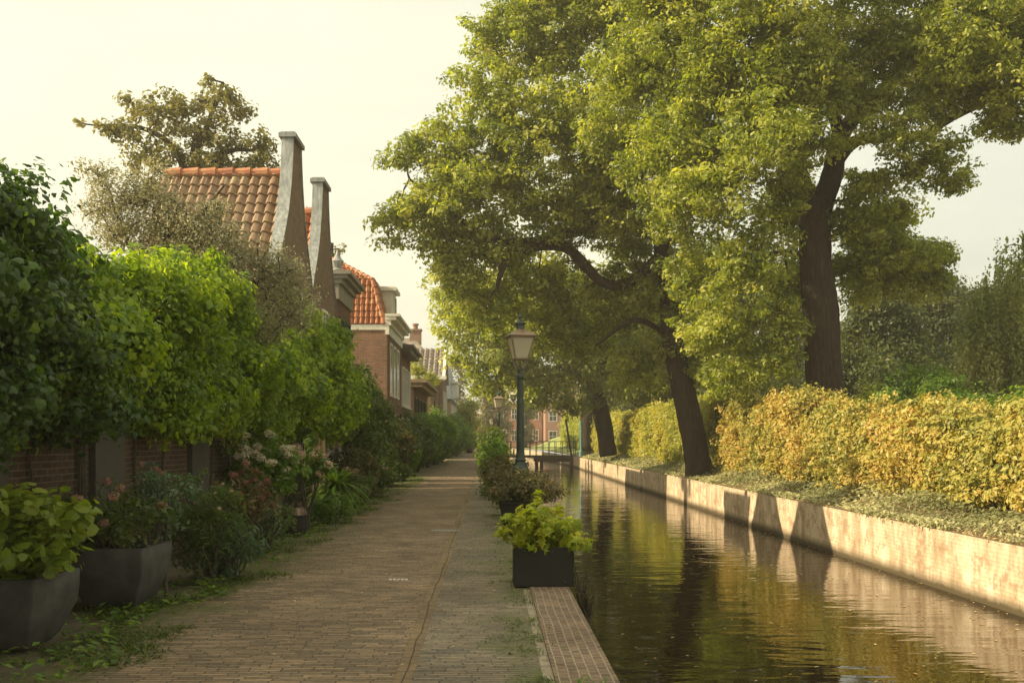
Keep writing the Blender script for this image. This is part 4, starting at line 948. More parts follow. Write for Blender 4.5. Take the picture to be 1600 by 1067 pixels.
b = MB(); b.add([(-14,84.8,7.802),(-4.4,84.8,7.802),(-4.4,91.7,7.802),(-14,91.7,7.802),(-9.5,88.2,10.4),(-6.6,88.2,10.4)], [(0,1,5,4),(1,2,5),(2,3,4,5),(3,0,4),(3,2,1,0)]); rf = b.build('roof', M['tile_grey'], h7b)
b = MB(); b.box((-7.0,87.8,9.8),(-6.0,88.6,11.0)); b.box((-7.08,87.7,11.0),(-5.92,88.7,11.15)); b.lathe((-6.5,88.2,11.15), [(.22,0),(.2,.3),(.28,.35),(.28,.5)], 10); b.build('chimney', M['brick_house'], rf)
# house 7: slate mansard
h8 = empty('slate_mansard_house', (-3.6, 100, 0), 'tall house with blue-grey slate roof and small white dormer, far down the path', 'house')
b = MB(); b.box((-13,93,-.1),(-3.6,109,5.2)); b.build('wall', M['brick_gable'], h8)
b = MB(); b.add([(-13,92.9,5.2),(-3.5,92.9,5.2),(-3.5,109.1,5.2),(-13,109.1,5.2),(-12.4,93.5,8.7),(-4.0,93.5,8.7),(-4.0,108.5,8.7),(-12.4,108.5,8.7)], [(0,1,5,4),(1,2,6,5),(2,3,7,6),(3,0,4,7),(4,5,6,7)]); b.build('roof', M['slate'], h8)
b = MB(); b.box((-4.3,97.6,5.4),(-3.1,99.6,6.9)); b.box((-4.4,97.4,6.9),(-3.0,99.8,7.05)); d8 = b.build('dormer', M['white'], h8); win_x(h8, -3.1, 97.9, 99.3, 5.6, 6.7, 2, 1, d=.1, sill=False)
for yy in np.arange(94, 108, 2.3): win_x(h8, -3.6, yy, yy+1.1, 2.9, 4.7, 2, 3, d=.1); win_x(h8, -3.6, yy, yy+1.1, .8, 2.4, 2, 3, d=.1)

# far street beyond the end of the canal
def far_house(label, name, x0, x1, Y, eave, ridge, wm, rm, cols, floors, depth=9, group='far brick houses closing the view', mansard=True, dorm=()):
    r = empty(name, ((x0+x1)/2, Y, 0), label, 'house', group)
    b = MB(); b.box((x0,Y,-.1),(x1,Y+depth,eave)); b.build('wall', wm, r)
    b = MB(); b.box((x0-.15,Y-.3,eave+.002),(x1+.15,Y+depth+.2,eave+.3)); b.build('cornice', M['white'], r)
    b = MB(); i = .9 if mansard else depth/2.1
    z = eave+.302; b.add([(x0,Y,z),(x1,Y,z),(x1,Y+depth,z),(x0,Y+depth,z),(x0+i,Y+i,ridge),(x1-i,Y+i,ridge),(x1-i,Y+depth-i,ridge),(x0+i,Y+depth-i,ridge)], [(0,1,5,4),(1,2,6,5),(2,3,7,6),(3,0,4,7),(4,5,6,7)]); b.build('roof', rm, r)
    fh = eave/floors; cw = (x1-x0)/cols
    for f in range(floors):
        for c in range(cols):
            xm = x0+cw*(c+.5); win_y(r, Y, xm-cw*.27, xm+cw*.27, fh*f+fh*.28, fh*f+fh*.82, 2, 2)
    for xd in dorm:
        b = MB(); b.box((xd-.8,Y-.05,eave+.4),(xd+.8,Y+1.5,ridge-.2)); b.build('dormer', M['white'], r); win_y(r, Y-.05, xd-.6, xd+.6, eave+.6, ridge-.45, 2, 1)
    return r
far_house('far brick house with slate mansard and one white dormer, beside the nearest lamp post', 'brick_house', 1.6, 9.0, 172, 7.4, 9.6, M['brick_far'], M['slatefar'], 4, 2, dorm=(4.2,))
far_house('far bright orange-red brick house seen between lamp post and oak leaves', 'brick_house', 9.4, 22, 166, 10.2, 12.5, M['brick_orange'], M['slatefar'], 5, 3)
far_house('far pale brick house showing left of the second lamp', 'brick_house', -4.5, 1.0, 176, 5.8, 7.5, M['brick_far'], M['slatefar'], 3, 2)
far_house('far house roof rising behind the slate mansard', 'brick_house', 1.0, 12.5, 196, 10.5, 13.0, M['brick_far'], M['slate'], 6, 3)
far_house('far brick house in the left distance, mostly behind the lime-green tree', 'brick_house', -16, -5.0, 180, 6.2, 8.5, M['brick_far'], M['slatefar'], 5, 2)

# ------------------------------------------------------------------ far trees
GF = 'trees at the far end of the path'
simple_tree('tree', 'lime-yellow tree beside the far end of the path', -0+733, 105, 712, 628, 28, M['yellowgreen'], .30, .8, 70, .8, group=GF, n=7, low=.15)
simple_tree('tree', 'rounded olive-green tree in the far distance left of the second lamp', 758, 150, 700, 594, 30, M['far'], .42, .5, 70, 1.3, group=GF, n=8, low=.15)
simple_tree('tree', 'thin pale autumnal tree rising behind the slate-roofed house', 716, 135, 700, 560, 24, M['far'], .38, .5, 55, 1.2, group=GF, n=8, low=.2)
simple_tree('tree', 'low pale tree between the far houses and the lamp posts', 792, 165, 700, 655, 9, M['far'], .4, .5, 60, 1.1, group=GF, n=5, low=.3)
simple_tree('tree', 'round dark-green small tree in front of the far houses, right of the nearest lamp post', 822, 150, 705, 632, 16, M['far'], .36, .8, 70, .9, group=GF, n=6, low=.2)
simple_tree('tree', 'pale tree mass behind the footbridge, above the lawn slope', 925, 128, 700, 620, 40, M['yellowgreen'], .36, .5, 70, 1.2, group=GF, n=7, low=.15)
simple_tree('tree', 'dim tree closing the distance behind the farthest oak', 985, 120, 700, 560, 70, M['oak_dark'], .36, .45, 70, 1.2, group=GF, n=8, low=.1)

# yellow-green creeper on the low house
cw = empty('wall_creeper', (-3.3, 66, 0), 'yellow-green creeper hanging from the eaves beside the ribbed grey roof', 'climbing plant')
C = blob_points([(P(652,572,68),(.6,.8,.7)),(P(666,588,70),(.7,.8,.3)),(P(657,610,68),(.4,.6,1.0)),(P(662,640,68),(.5,.6,1.2)),(P(680,596,72),(.5,.7,.15))], 3.0, .3)
pos, N, S, rnd = clump_leaves(C, 45, .4, .8, .17, .4); leaves('foliage', pos, N, S, 'leaf', M['yellowgreen'], cw, rnd)
mb = MB(); twig_net(mb, [V3([-3.7,67,z]) for z in (.1,1,2,3,4,5)], C[:80], .05, .01, 4); mb.tube([(-3.7,67,-.02),(-3.68,67.1,2.5),(-3.7,67,5)], [.06,.05,.03], 6); mb.build('stems', M['stem'], cw, fixn=False)

# ------------------------------------------------------------------ shrubs and pots along the left of the path
def shrub(label, X, Y, w, d, z0, z1, mat, tmpl='leaf', size=.07, dens=None, per=40, cr=None, flowers=None, name='shrub', cat='shrub', group=None, ground=0.0, lobes=5, up=.45, shell=.45, stems=8, root=None, fl_top=True, dirs=None):
    root = root or empty(name, (X, Y, ground), label, cat, group)
    cr = cr or min(w, d)*.22
    bl = []; H = z1-z0
    for i in range(lobes):
        a = i*2.4+X; rr = .38
        bl.append((V3([X+w*.5*rr*math.cos(a), Y+d*.5*rr*math.sin(a), z0+H*(.32+.42*((i*.618) % 1))]), (w*.36, d*.36, H*.32)))
    dens = dens or 1.1/(cr*cr*math.pi)
    C = blob_points(bl, dens, shell); C[:,2] = np.maximum(C[:,2], ground+.06)
    pos, N, S, rnd = clump_leaves(C, per, cr, .8, size, up); pos[:,2] = np.maximum(pos[:,2], ground+.02)
    leaves('foliage', pos, N, S, tmpl, mat, root, rnd)
    mb = MB(); tw = C[rng.permutation(len(C))[:stems*4]]
    for i in range(stems):
        a = rng.random()*6.28; e_ = tw[i % len(tw)]
        s0 = V3([X+.10*w*math.cos(a), Y+.10*d*math.sin(a), ground])
        mb.tube([s0, (s0+e_)/2+rng.normal(0,.03,3), e_], [.012+.008*H, .009+.004*H, .004], 5, cap=False)
    twig_net(mb, [V3([X, Y, z0+H*.25]), V3([X, Y, z0+H*.5])], tw, .008+.008*H, .003, 4)
    mb.build('stems', M['stem'], root, fixn=False)
    if flowers:
        fm, nf, fr, fs = flowers
        FC = C[np.argsort(-(C[:,2]*1.0-C[:,1]*.35+C[:,0]*.3+rng.random(len(C))*H*.8))[:nf]]+V3([0.0,-cr*.5,cr*.5])
        for c in FC:
            A2 = c+sph(90)*V3([fr,fr,fr*.75])*(.75+.25*rng.random((90,1)))*(.75+.45*rng.random())
            leaves('flower_head', A2, A2-c+sph(90)*fr*.5, fs*(.7+.6*rng.random(90)), 'small', fm, root, np.clip(rng.random()*.6+rng.random(90)*.4, 0, 1))
    return root

def square_pot(label, X, Y, half, h, mat, rz=0, cr=.18, name='planter', taper=.66, group='square bulging stone planters', bulge=True):
    root = empty(name, (X, Y, 0), label, 'planter', group)
    def ring(hw, z, rad):
        pts = []
        for cx, cy, a0 in ((1,1,0),(-1,1,90),(-1,-1,180),(1,-1,270)):
            for k in range(5):
                a = R(a0+22.5*k); pts.append((cx*(hw-rad)+rad*math.cos(a), cy*(hw-rad)+rad*math.sin(a), z))
        v = V3(pts); co, si = math.cos(rz), math.sin(rz)
        return np.stack([X+v[:,0]*co-v[:,1]*si, Y+v[:,0]*si+v[:,1]*co, v[:,2]], 1)
    if bulge:
        prof = [(half*taper, .005), (half*(taper+.14), h*.12), (half*(taper+.25), h*.3), (half*.97, h*.55), (half, h*.8), (half*1.0, h)]
    else: prof = [(half*.96, .005), (half, .03), (half, h)]
    prof += [(half*.9, h), (half*.88, h*.85)]
    L = [ring(hw, z, min(hw*.35, .022 if bulge else .015)) for hw, z in prof]; n = len(L[0])
    b = MB(); i = np.arange(len(L)-1)[:, None]*n; j = np.arange(n)[None]; k = (j+1) % n
    b.add(np.concatenate(L), [np.stack([i+j, i+k, i+n+k, i+n+j], -1).reshape(-1, 4)])
    b.build('pot', mat, root, smooth=bulge, fixn=False)
    s_ = ring(half*.89, h*.88, .05); b = MB(); b.add(s_, [tuple(range(n))]); b.build('soil', M['soil'], root, fixn=False)
    return root
def round_pot(label, X, Y, r, h, mat, taper=.75, name='plant_pot', group=None):
    root = empty(name, (X, Y, 0), label, 'plant pot', group)
    b = MB(); b.lathe((X, Y, 0), [(r*taper,.004),(r*(taper+.1),h*.3),(r,h*.9),(r*1.06,h*.92),(r*1.06,h),(r*.93,h),(r*.9,h*.88)], 24); b.build('pot', mat, root, smooth=False, fixn=False)
    b = MB(); b.lathe((X, Y, 0), [(r*.9,h*.84),(r*.88,h*.88)], 20); b.build('soil', M['soil'], root, fixn=False)
    return root

square_pot('nearest grey stone planter in the bottom left corner', -3.46, 7.24, .34, .52, M['pot'], R(-4), taper=.56)
shrub('broad-leaved lime-green bush filling the nearest stone planter', -3.45, 7.15, 1.1, .95, .38, 1.22, M['heart'], 'heart', .085, per=22, cr=.18, dens=11, ground=.5, name='broad_leaved_bush', cat='plant', up=.75, lobes=7, shell=.5)
square_pot('second grey stone planter, between the nearest one and the pink-flowered tangle', -3.34, 9.02, .35, .54, M['pot'], R(-3), taper=.56)
shrub('hydrangea with faded pink heads hanging from the second stone planter', -3.35, 8.95, .95, .8, .45, 1.1, M['shrub'], 'leaf', .07, per=30, cr=.14, dens=10, flowers=(M['pink'], 9, .055, .030), ground=.48, name='hydrangea', cat='plant', lobes=6)
shrub('blue-green rose bush standing tallest behind the second planter', -3.15, 9.55, .7, .7, .5, 1.45, M['bluegreen'], 'small', .055, per=26, cr=.12, dens=10, flowers=(M['pink'], 3, .035, .03), name='rose_bush', cat='plant', lobes=6)
shrub('loose flowering weeds with tiny yellow and orange blooms between planters', -2.95, 10.4, .85, .9, .1, 1.15, M['shrub'], 'narrow', .085, per=30, cr=.13, dens=11, flowers=(M['peach'], 8, .018, .02), name='flowering_plant', cat='plant', lobes=8)
shrub('narrow-leaved green plant spilling onto the path edge', -2.72, 10.75, .55, .7, .02, .62, M['bluegreen'], 'narrow', .095, per=28, cr=.10, dens=14, name='trailing_plant', cat='plant')
round_pot('grey round pot half hidden by the spilling narrow-leaved plant', -2.98, 11.0, .2, .34, M['pot'])
shrub('plum-red flowered bush in the middle of the pot row', -3.05, 12.4, .75, .8, .25, 1.22, M['rusty'], 'small', .06, per=26, cr=.12, dens=11, flowers=(M['plum'], 26, .055, .028), name='flowering_plant', cat='plant', lobes=7)
shrub('dark feathery green clump below the plum-red flowers', -2.95, 13.2, .8, .8, .0, .72, M['shrub'], 'narrow', .08, per=35, cr=.12, dens=12, name='shrub', cat='plant')
square_pot('tall pale grey planter under the cream hydrangea', -3.37, 15.3, .16, .47, M['potlight'], R(5), taper=.8, name='tall_planter', group=None)
shrub('cream panicle hydrangea rising from the tall pale planter', -3.35, 15.0, 1.15, 1.0, .5, 1.55, M['shrub_bright'], 'leaf', .10, per=24, cr=.15, dens=9, flowers=(M['cream'], 24, .08, .038), ground=.42, name='hydrangea', cat='plant', lobes=8)
round_pot('black round pot with shrivelled dry leaves over its rim', -3.08, 15.75, .22, .30, M['potdark'], .85)
dr = empty('dried_plant', (-3.08,15.75,.3), 'shrivelled brown plant drooping over the black round pot', 'plant')
n = 150; a = rng.random(n)*6.28; C = V3([[-3.08,15.75,.36]])+np.stack([.14*np.cos(a), .14*np.sin(a), .06*rng.random(n)], 1)
leaves('leaves', C, np.stack([np.cos(a)*.6, np.sin(a)*.6, np.full(n,.8)], 1), .26*(.6+.6*rng.random(n)), 'strap', M['dry'], dr, dirs=np.stack([np.cos(a), np.sin(a), np.full(n,.25)], 1))
shrub('peach-cream hydrangea heads over the black round pot', -3.0, 16.3, .75, .6, .65, 1.35, M['shrub_bright'], 'leaf', .10, per=22, cr=.13, dens=9, flowers=(M['peach'], 13, .085, .04), ground=.0, name='hydrangea', cat='plant')
shrub('low bright green mound at the path edge', -2.85, 17.7, .85, 1.0, .0, .55, M['shrub_bright'], 'small', .075, per=40, cr=.13, dens=13, name='shrub', cat='plant')
tp_ = empty('topiary', (-3.3, 18.8, 0), 'topiary of stacked clipped green balls under the iron screen', 'plant')
mb = MB(); mb.tube([(-3.3,18.8,0),(-3.3,18.8,1.3)], [.03,.02], 8); mb.build('stem', M['stem'], tp_, fixn=False)
for cx, cy, cz, r in ((-3.3,18.8,1.15,.20),(-3.22,18.7,.95,.16),(-3.38,18.9,1.45,.14)):
    n = 2600; d = sph(n); leaves('clipped_ball', V3([cx,cy,cz])+d*r*(.85+.15*rng.random((n,1))), d+sph(n)*.5, .035*(.7+.6*rng.random(n)), 'small', M['shrub_bright'], tp_)
ag = empty('strap_leaved_plant', (-2.95,19.4,0), 'strap-leaved clump arching over beside the topiary', 'plant')
mb = MB(); mb.lathe((-2.95,19.4,0), [(.17,.004),(.22,.36),(.2,.36)], 18); mb.build('pot', M['potdark'], ag, fixn=False)
n = 260; a = rng.random(n)*6.28; el = rng.random(n)*1.1+.25
dd = np.stack([np.cos(a)*np.cos(el), np.sin(a)*np.cos(el), np.sin(el)], 1)
leaves('leaves', V3([[-2.95,19.4,.5]])+rng.normal(0,.05,(n,3)), np.stack([-np.cos(a)*np.sin(el), -np.sin(a)*np.sin(el), np.cos(el)], 1), .75*(.6+.6*rng.random(n)), 'strap', M['shrub_bright'], ag, dirs=dd)
shrub('pink hydrangea bush where the path edge first turns mossy', -2.85, 20.8, .75, .9, .0, .92, M['shrub'], 'leaf', .085, per=24, cr=.15, dens=8, flowers=(M['pink'], 8, .085, .04), name='hydrangea', cat='plant')
shrub('dark rust-tinged bush behind the pink hydrangea', -3.2, 23.0, 1.2, 1.6, .0, 1.35, M['rusty'], 'leaf', .09, per=40, cr=.2, name='shrub')
shrub('green tufted shrub with darker base, past the pink hydrangea', -3.05, 25.5, 1.1, 1.4, .0, 1.0, M['shrub'], 'leaf', .09, per=40, cr=.18, flowers=(M['peach'], 4, .05, .035))
shrub('tall dark bush under the end of the creeper', -3.75, 27.5, 1.5, 3.0, .0, 3.6, M['shrub'], 'leaf', .12, per=45, cr=.36, lobes=9)
shrub('tall dark bush in front of the mansard house, nearer one', -3.8, 31.5, 1.7, 3.0, .0, 3.7, M['shrub'], 'leaf', .12, per=45, cr=.36, lobes=9)
shrub('rust-brown shrub below the mansard end wall', -3.5, 35.0, 1.5, 2.4, .0, 2.3, M['rusty'], 'leaf', .12, per=45, cr=.32, lobes=8)
shrub('white-flowered rounded shrub standing forward on the path edge', -3.1, 35.5, 1.25, 1.6, .0, 1.55, M['shrub_bright'], 'leaf', .12, per=38, cr=.22, flowers=(M['cream'], 16, .08, .05), name='flowering_shrub')
shrub('low green shrub left of the white-flowered one', -3.15, 31.0, 1.2, 1.6, .0, .95, M['shrub'], 'leaf', .10, per=38, cr=.2)
shrub('dark green shrub at the mansard house corner', -3.7, 40.5, 1.6, 3.0, .0, 2.4, M['shrub'], 'leaf', .13, per=42, cr=.34, lobes=8)
shrub('wide green shrub in front of the mansard facade', -3.35, 45.5, 1.6, 3.6, .0, 2.6, M['shrub'], 'leaf', .14, per=42, cr=.36, lobes=9)
shrub('yellow-topped shrub in front of the low house', -3.3, 52, 1.7, 4.0, .0, 2.9, M['shrub_bright'], 'leaf', .16, per=42, cr=.4, lobes=9)
shrub("dark shrub in front of the low house, under the far end of its tan cornice", -3.1, 58, 1.5, 4.0, .0, 2.0, M['shrub'], 'leaf', .16, per=40, cr=.38, lobes=8)
shrub('bright hedge-like shrub near the ribbed-roof house', -3.2, 66, 1.8, 6.0, .0, 3.3, M['shrub_bright'], 'leaf', .2, per=42, cr=.5, lobes=9)
shrub('dark shrub under the ribbed-roof gable', -3.0, 76, 1.6, 6.0, .0, 2.6, M['shrub'], 'leaf', .22, per=42, cr=.5, lobes=8)
shrub('green shrub in front of the slate mansard', -2.9, 88, 1.9, 7.0, .0, 3.4, M['shrub_bright'], 'leaf', .25, per=42, cr=.6, lobes=9)
shrub('farthest green shrub on the left of the path', -2.5, 120, 2.2, 10.0, .0, 2.4, M['shrub_bright'], 'leaf', .3, per=42, cr=.7, lobes=9)

# ------------------------------------------------------------------ right edge of the path
bx = empty('planter_box', (.55, 10.28, 0), 'black rectangular planter box on the brick quay edge', 'planter')
b = MB()
x0, x1, ya, yb, h = .25, .855, 10.0, 10.55, .405
b.box((x0,ya,.016),(x1,ya+.03,h)); b.box((x0,yb-.03,.016),(x1,yb,h)); b.box((x0,ya+.03,.016),(x0+.03,yb-.03,h-.001)); b.box((x1-.03,ya+.03,.016),(x1,yb-.03,h-.001)); b.build('box', M['potdark'], bx)
b = MB(); b.box((x0+.03,ya+.03,.02),(x1-.03,yb-.03,.35)); b.build('soil', M['soil'], bx)
shrub('yellow-green lobed-leaf plant overflowing the black planter box', .56, 10.25, .98, .75, .24, .86, M['mapleleaf'], 'maple', .085, per=18, cr=.12, dens=13, ground=.36, name='lobed_leaf_plant', cat='plant', lobes=8, up=.6)
shrub('brown withered plant hanging beside the black planter over the water', .98, 10.1, .32, .4, -.35, .25, M['rusty'], 'narrow', .04, per=10, cr=.08, dens=20, ground=-.4, name='withered_plant', cat='plant', stems=14)
round_pot('dark round tub under the rounded small-leaved bush', .52, 17.2, .33, .42, M['potdark'], .8, name='round_tub')
shrub('rounded dark bush with fine leaves growing from the dark tub', .6, 17.3, 1.35, 1.1, .32, .98, M['rusty'], 'small', .06, per=46, cr=.16, dens=12, ground=.36, name='round_bush', cat='shrub', lobes=8)
shrub('green bush behind the tub at the foot of the nearest lamp', .35, 19.3, .9, 1.2, .0, .85, M['shrub'], 'small', .07, per=44, cr=.17, dens=10)
shrub('purple-brown twiggy bush just behind the nearest lamp', .78, 22.6, .9, 1.0, .1, 1.0, M['rusty'], 'small', .07, per=30, cr=.16, dens=8)
shrub('reddish shrub left of the lamp on the quay edge', .25, 25.0, .75, 2.0, .0, 1.15, M['rusty'], 'leaf', .08, per=36, cr=.2)
shrub('green shrub on the quay past the nearest lamp', .2, 30.0, .85, 3.0, .0, 1.5, M['shrub_bright'], 'leaf', .10, per=36, cr=.24)
shrub('tall loose shrub by the second lamp', .15, 38.0, .95, 4.0, .0, 1.9, M['shrub'], 'leaf', .12, per=36, cr=.28, lobes=7)
shrub('bright yellow-green shrub between the second and third lamps', .1, 50.0, 1.0, 6.0, .0, 2.1, M['yellowgreen'], 'leaf', .16, per=36, cr=.34, lobes=7)
shrub('green shrub beyond the third lamp', .0, 70.0, 1.1, 9.0, .0, 2.0, M['shrub_bright'], 'leaf', .2, per=36, cr=.45, lobes=7)
shrub('farthest green shrub on the quay side of the path', -.2, 105.0, 1.3, 14.0, .0, 2.0, M['shrub_bright'], 'leaf', .28, per=36, cr=.6, lobes=7)
rd = empty('reed_tuft', (1.0, 5.6, -.95), 'thin grass blades rising out of the water at the bottom edge', 'plant')
n = 34; C = np.stack([.95+.45*rng.random(n), 5.35+.5*rng.random(n), np.full(n, -.95)], 1); dd = np.stack([rng.normal(0,.2,n), rng.normal(0,.15,n), np.ones(n)], 1)
leaves('blades', C, sph(n)*.3+V3([0,-1,.2]), 1.0*(.6+.45*rng.random(n)), 'blade', M['grass'], rd, dirs=dd)

# ------------------------------------------------------------------ lamp posts
def lamp(label, X, Y, first=None):
    root = empty('street_lamp', (X, Y, 0), label, 'street lamp', 'green iron street lamps on the quay')
    if first is not None:
        def cp(src, par):
            for ch in [c for c in bpy.data.objects if c.parent == src]:
                c = ch.copy(); COL.objects.link(c); c.parent = par; cp(ch, c)
        cp(first, root); return root
    z0 = .012
    b = MB(); b.lathe((X,Y,z0), [(.22,0),(.22,.10),(.19,.14),(.19,.42),(.205,.46),(.205,.52),(.16,.58),(.15,.66),(.19,.72),(.20,.80),(.155,.90),(.13,.96)], 16); b.build('base', M['lamp'], root)
    b = MB(); b.lathe((X,Y,z0), [(.12,.962),(.11,1.0),(.125,1.03),(.10,1.08),(.088,1.2),(.075,2.2),(.066,2.75),(.085,2.78),(.085,2.83),(.06,2.88),(.055,3.02)], 14); b.build('post', M['lamp'], root)
    b = MB()
    for k in range(4):
        a = R(45+90*k+12); r = lambda rr, z: (X+rr*math.cos(a), Y+rr*math.sin(a), z)
        p, q = catmull([r(.04,2.98), r(.13,3.05), r(.16,3.13), r(.125,3.2)], [.016,.014,.013,.012], 5); b.tube(p, q, 6)
    b.build('bracket', M['lamptop'], root)
    rz = R(12)
    def quadring(h, z):
        a = np.array([45,135,225,315])*math.pi/180+rz; return [(X+h*1.414*math.cos(t), Y+h*1.414*math.sin(t), z) for t in a]
    lo, hi = quadring(.135,3.20), quadring(.245,3.66)
    b = MB()
    for i in range(4):
        j = (i+1) % 4; b.tube([lo[i], hi[i]], [.020,.020], 5); b.tube([lo[i], lo[j]], [.018,.018], 5); b.tube([hi[i], hi[j]], [.022,.022], 5)
    b.build('lantern_frame', M['lamptop'], root)
    for i in range(4):
        j = (i+1) % 4; b = MB(); v = V3([lo[i], lo[j], hi[j], hi[i]]); cc = V3([X, Y, 3.4]); nn = v.mean(0)-cc; nn[2] = 0; nn /= np.linalg.norm(nn)
        b.add(np.vstack([v-nn*.004, v-nn*.008]), [(0,1,2,3),(7,6,5,4),(0,4,5,1),(1,5,6,2),(2,6,7,3),(3,7,4,0)]); b.build('glass_pane', M['lampglass'], root)
    b = MB(); e_ = quadring(.29,3.665); e2 = quadring(.30,3.69); m_ = quadring(.12,3.80); t_ = quadring(.085,3.83)
    b.add(e_+e2+m_+t_, [(3,2,1,0)]+[(r_*4+i, r_*4+(i+1) % 4, (r_+1)*4+(i+1) % 4, (r_+1)*4+i) for r_ in range(3) for i in range(4)]+[(12,13,14,15)]); rf = b.build('lantern_roof', M['lamptop'], root)
    b = MB(); b.lathe((X,Y,3.825), [(.095,0),(.09,.10),(.13,.125),(.125,.15),(.08,.17),(.035,.21),(.03,.24),(.048,.27),(.03,.30),(.012,.33),(.006,.40)], 14); b.build('finial', M['lamp'], rf)
    b = MB(); b.lathe((X,Y,3.42), [(.01,0),(.035,.02),(.04,.07),(.02,.13),(.02,.2)], 10); b.build('bulb', M['white'], root)
    return root
def glasspale():
    m, t, b, o = newmat('frosted_lamp_glass')
    b.inputs['Base Color'].default_value = (.75,.72,.6,1); b.inputs['Roughness'].default_value = .25
    tr = nd(t, 'ShaderNodeBsdfTranslucent', {0: (.9,.88,.75,1)}); tp = nd(t, 'ShaderNodeBsdfTransparent', {0: (.95,.93,.85,1)})
    a = nd(t, 'ShaderNodeMixShader', {0: .55}); t.links.new(b.outputs[0], a.inputs[1]); t.links.new(tr.outputs[0], a.inputs[2])
    c = nd(t, 'ShaderNodeMixShader', {0: .35}); t.links.new(a.outputs[0], c.inputs[1]); t.links.new(tp.outputs[0], c.inputs[2]); t.links.new(c.outputs[0], o.inputs[0])
    return m
M['lampglass'] = glasspale()
l1 = lamp('nearest and largest green lamp post with four-sided lantern', .672, 21.3)
lamp('second lamp post, half behind the quay shrubs', .53, 54.6, l1)
lamp('third lamp post, small, just left of the second one', .40, 80, l1)
lamp('farthest tiny lamp post on the quay', .35, 118, l1)

# ------------------------------------------------------------------ footbridge over the canal
br_ = empty('footbridge', (4.0, 86, 0), 'flat timber footbridge with thin iron railing across the canal', 'bridge')
b = MB(); b.box((.6,85.2,-.12),(7.5,87.2,.06)); b.build('deck', M['timber'], br_)
b = MB(); b.box((3.9,85.1,-.50),(7.3,85.3,-.16)); b.box((3.9,87.1,-.50),(7.3,87.3,-.16)); b.build('beam', M['timber'], br_)
for x in (3.95, 4.35, 6.95): 
    b = MB(); b.box((x,85.05,-1.3),(x+.28,85.35,-.14)); b.build('pile', M['timber'], br_)
for yy in (85.3, 87.1):
    b = MB()
    for z in (1.25, .72): b.tube([(.7,yy,z),(7.5,yy,z)], .03, 6)
    for x in np.linspace(.8, 7.4, 13): b.tube([(x,yy,.05),(x,yy,1.25)], .028, 6)
    b.build('railing', M['iron'], br_)
p1 = MB(); p1.tube([P(893,712,83), P(884,655,83)], [.09,.08], 8); tag(p1.build('thin_pole', M['iron']), 'thin dark leaning pole at the bank end of the footbridge', 'pole')
p2 = MB(); p2.lathe((P(908,710,78)[0],78,.1), [(.17,0),(.17,.4),(.12,.5),(.11,2.5),(.15,2.6),(.15,2.75)], 12); tag(p2.build('painted_post', M['teal']), 'stout teal painted post on the bank beside the farthest oak', 'post')
# far railing closing the path
fr_ = empty('far_railing', (-1.5,160,0), 'dark railing closing the far end of the path', 'railing')
b = MB()
for z in (.5,1.3): b.box((-5,159.9,z),(2.6,160,z+.1))
for x in np.arange(-5,2.7,.5): b.box((x,159.9,0),(x+.07,160,1.35))
b.build('bars', M['iron'], fr_)
b = MB(); b.box((-5.1,159.8,-.03),(2.7,160.2,.5)); b.build('plinth', M['brick_dark'], fr_)

# ------------------------------------------------------------------ weeds, moss, litter
def tufts(name, label, X, Y, size, mat, tmpl='blade', per=9, spread=.05, lean=.8, cat='weeds', z=.0):
    n = len(X)*per; i = np.repeat(np.arange(len(X)), per); a = rng.random(n)*6.28
    el = rng.random(n)*lean+.25
    dd = np.stack([np.cos(a)*np.cos(el), np.sin(a)*np.cos(el), np.sin(el)], 1)
    NN = np.stack([-np.cos(a)*np.sin(el), -np.sin(a)*np.sin(el), np.cos(el)], 1)
    C = np.stack([X[i]+rng.normal(0,spread,n), Y[i]+rng.normal(0,spread,n), np.full(n, z)], 1)
    o = leaves(name, C, NN, (size if np.isscalar(size) else size[i])*(.5+.8*rng.random(n)), tmpl, mat, None, dirs=dd)
    return tag(o, label, cat, kind='stuff')
n = 3600; Y = 5.2+34*rng.random(n)**1.6
edge = -2.62+.22*np.sin(Y*1.9)+.14*np.sin(Y*4.7+1)
X = edge-np.abs(rng.normal(0,.42,n))+.12
k = (np.sin(X*5+Y*2.1)+np.sin(Y*3.7-X*2)+rng.normal(0,.6,n)) > -.5; X, Y = X[k], Y[k]
tufts('weeds', 'grass and weeds growing along the foot of the pots on the left', X, Y, .12, M['grass'], per=12, z=-.02)
n = 1500; Y = 5.2+18*rng.random(n)**1.3; X = -2.75-np.abs(rng.normal(0,.4,n))+.35*np.clip(np.sin(Y*2.2),0,1)
o = leaves('weed_leaves', np.stack([X,Y,.03+.05*rng.random(n)],1), sph(n)*.5+V3([0,0,1]), .07*(.5+rng.random(n)), 'small', M['shrub_bright']); tag(o, 'low broad-leaved weeds at the left path edge', 'weeds', kind='stuff')
n = 1500; Y = 5.5+40*rng.random(n)**1.4; X = .30+rng.normal(0,.10,n)-.25*(Y > 12)*rng.random(n)*np.clip((Y-12)/10,0,1)
k = np.sin(Y*2.7)+np.sin(Y*6.1+2)+rng.normal(0,.6,n) > .1; X, Y = X[k], Y[k]
tufts('grass_tufts', 'sparse grass tufts in the joint between path and quay bricks', X, Y, .065, M['grass'], per=10, spread=.03, z=-.004)
n = 9000; Y = 11+80*rng.random(n)**1.6; X = np.where(rng.random(n) > .5, .25-np.abs(rng.normal(0,.38,n)), -2.6+np.abs(rng.normal(0,.40,n)))
k = (X < .38)
tufts('moss_grass', 'short mossy grass creeping onto both edges of the path', X[k], Y[k], .035, M['grass'], per=10, spread=.06, z=-.004)
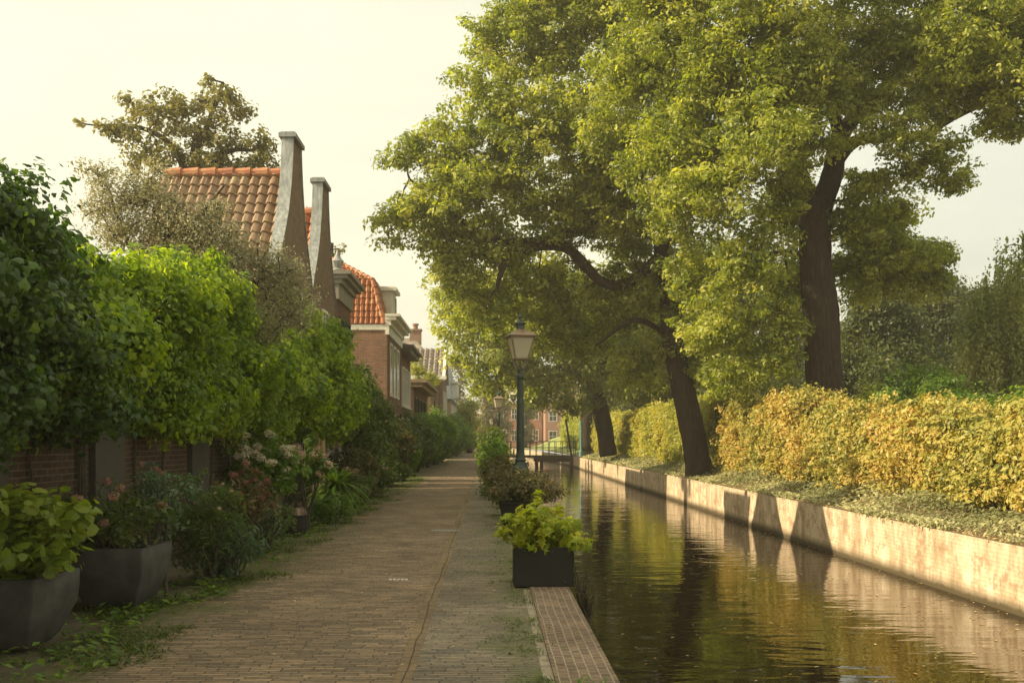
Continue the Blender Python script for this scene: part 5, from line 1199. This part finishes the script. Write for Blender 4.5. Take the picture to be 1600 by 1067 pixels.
X = V3([.36,.4,.44,.55,.7,.62]); Y = V3([5.95,6.0,5.9,5.98,5.95,6.02]); tufts('weeds_front', 'bright weed leaves poking up at the bottom edge beside the quay bricks', X, Y, .11, M['shrub_bright'], per=12, lean=1.0).name = 'weed_tuft'
# floating leaves on the water
n = 900; Y = 5+26*rng.random(n)**1.2; X = 7.2-5.6*rng.random(n)**1.9
o = leaves('floating_leaves', np.stack([X, Y, np.full(n, WZ+.006)], 1), V3([[0,0,1.]])+rng.normal(0,.04,(n,3)), .05*(.5+rng.random(n)), 'small', M['litter']); tag(o, 'fallen leaves floating on the canal near the right wall', 'fallen leaves', kind='stuff')
n = 260; Y = 5+25*rng.random(n)**1.5; X = -2.6+3.2*rng.random(n)
o = leaves('path_litter', np.stack([X, Y, np.full(n, .012)], 1), V3([[0,0,1.]])+rng.normal(0,.15,(n,3)), .03*(.5+rng.random(n)), 'small', M['litter']); tag(o, 'scattered dry leaves lying on the path', 'fallen leaves', kind='stuff')
n = 2600; Y = 9+70*rng.random(n)**1.6; X = 7.27+.25*rng.random(n)
o = leaves('wall_top_litter', np.stack([X, Y, np.full(n, .045)], 1), V3([[0,0,1.]])+rng.normal(0,.25,(n,3)), .06*(.5+rng.random(n)), 'small', M['litter']); tag(o, 'brown leaf litter lying along the top of the canal wall', 'fallen leaves', kind='stuff')
# small perforated drain cover and worn white studs set in the path
b = MB()
for i in range(9): b.box((-.92+i*.05,P(0,829,16.2)[1]-.05,.002),(-.892+i*.05,P(0,829,16.2)[1]+.05,.012))
b.box((-.94,16.12,.0),(-.46,16.13,.014)); b.box((-.94,16.27,.0),(-.46,16.28,.014)); tag(b.build('drain_grate', M['potlight']), 'small metal drain grate set in the middle of the path', 'drain')
b = MB()
for i in range(5): b.box((-1.06+i*.042,10.55,.002),(-1.03+i*.042,10.59,.012))
tag(b.build('path_studs', M['white']), 'short row of white studs set flush in the path', 'path studs')

# ------------------------------------------------------------------ the warm evening air
b = MB(); b.box((-300, -40, -2.6), (300, 420, 60))
hz = b.build('haze', None); tag(hz, kind='stuff')
hm = bpy.data.materials.new('haze'); hm.use_nodes = True; t = hm.node_tree; t.nodes.clear()
o_ = t.nodes.new('ShaderNodeOutputMaterial'); v_ = t.nodes.new('ShaderNodeVolumePrincipled')
v_.inputs['Color'].default_value = (1.0, .93, .76, 1); v_.inputs['Density'].default_value = .0012; v_.inputs['Anisotropy'].default_value = .35
t.links.new(v_.outputs[0], o_.inputs['Volume']); hz.data.materials.append(hm)
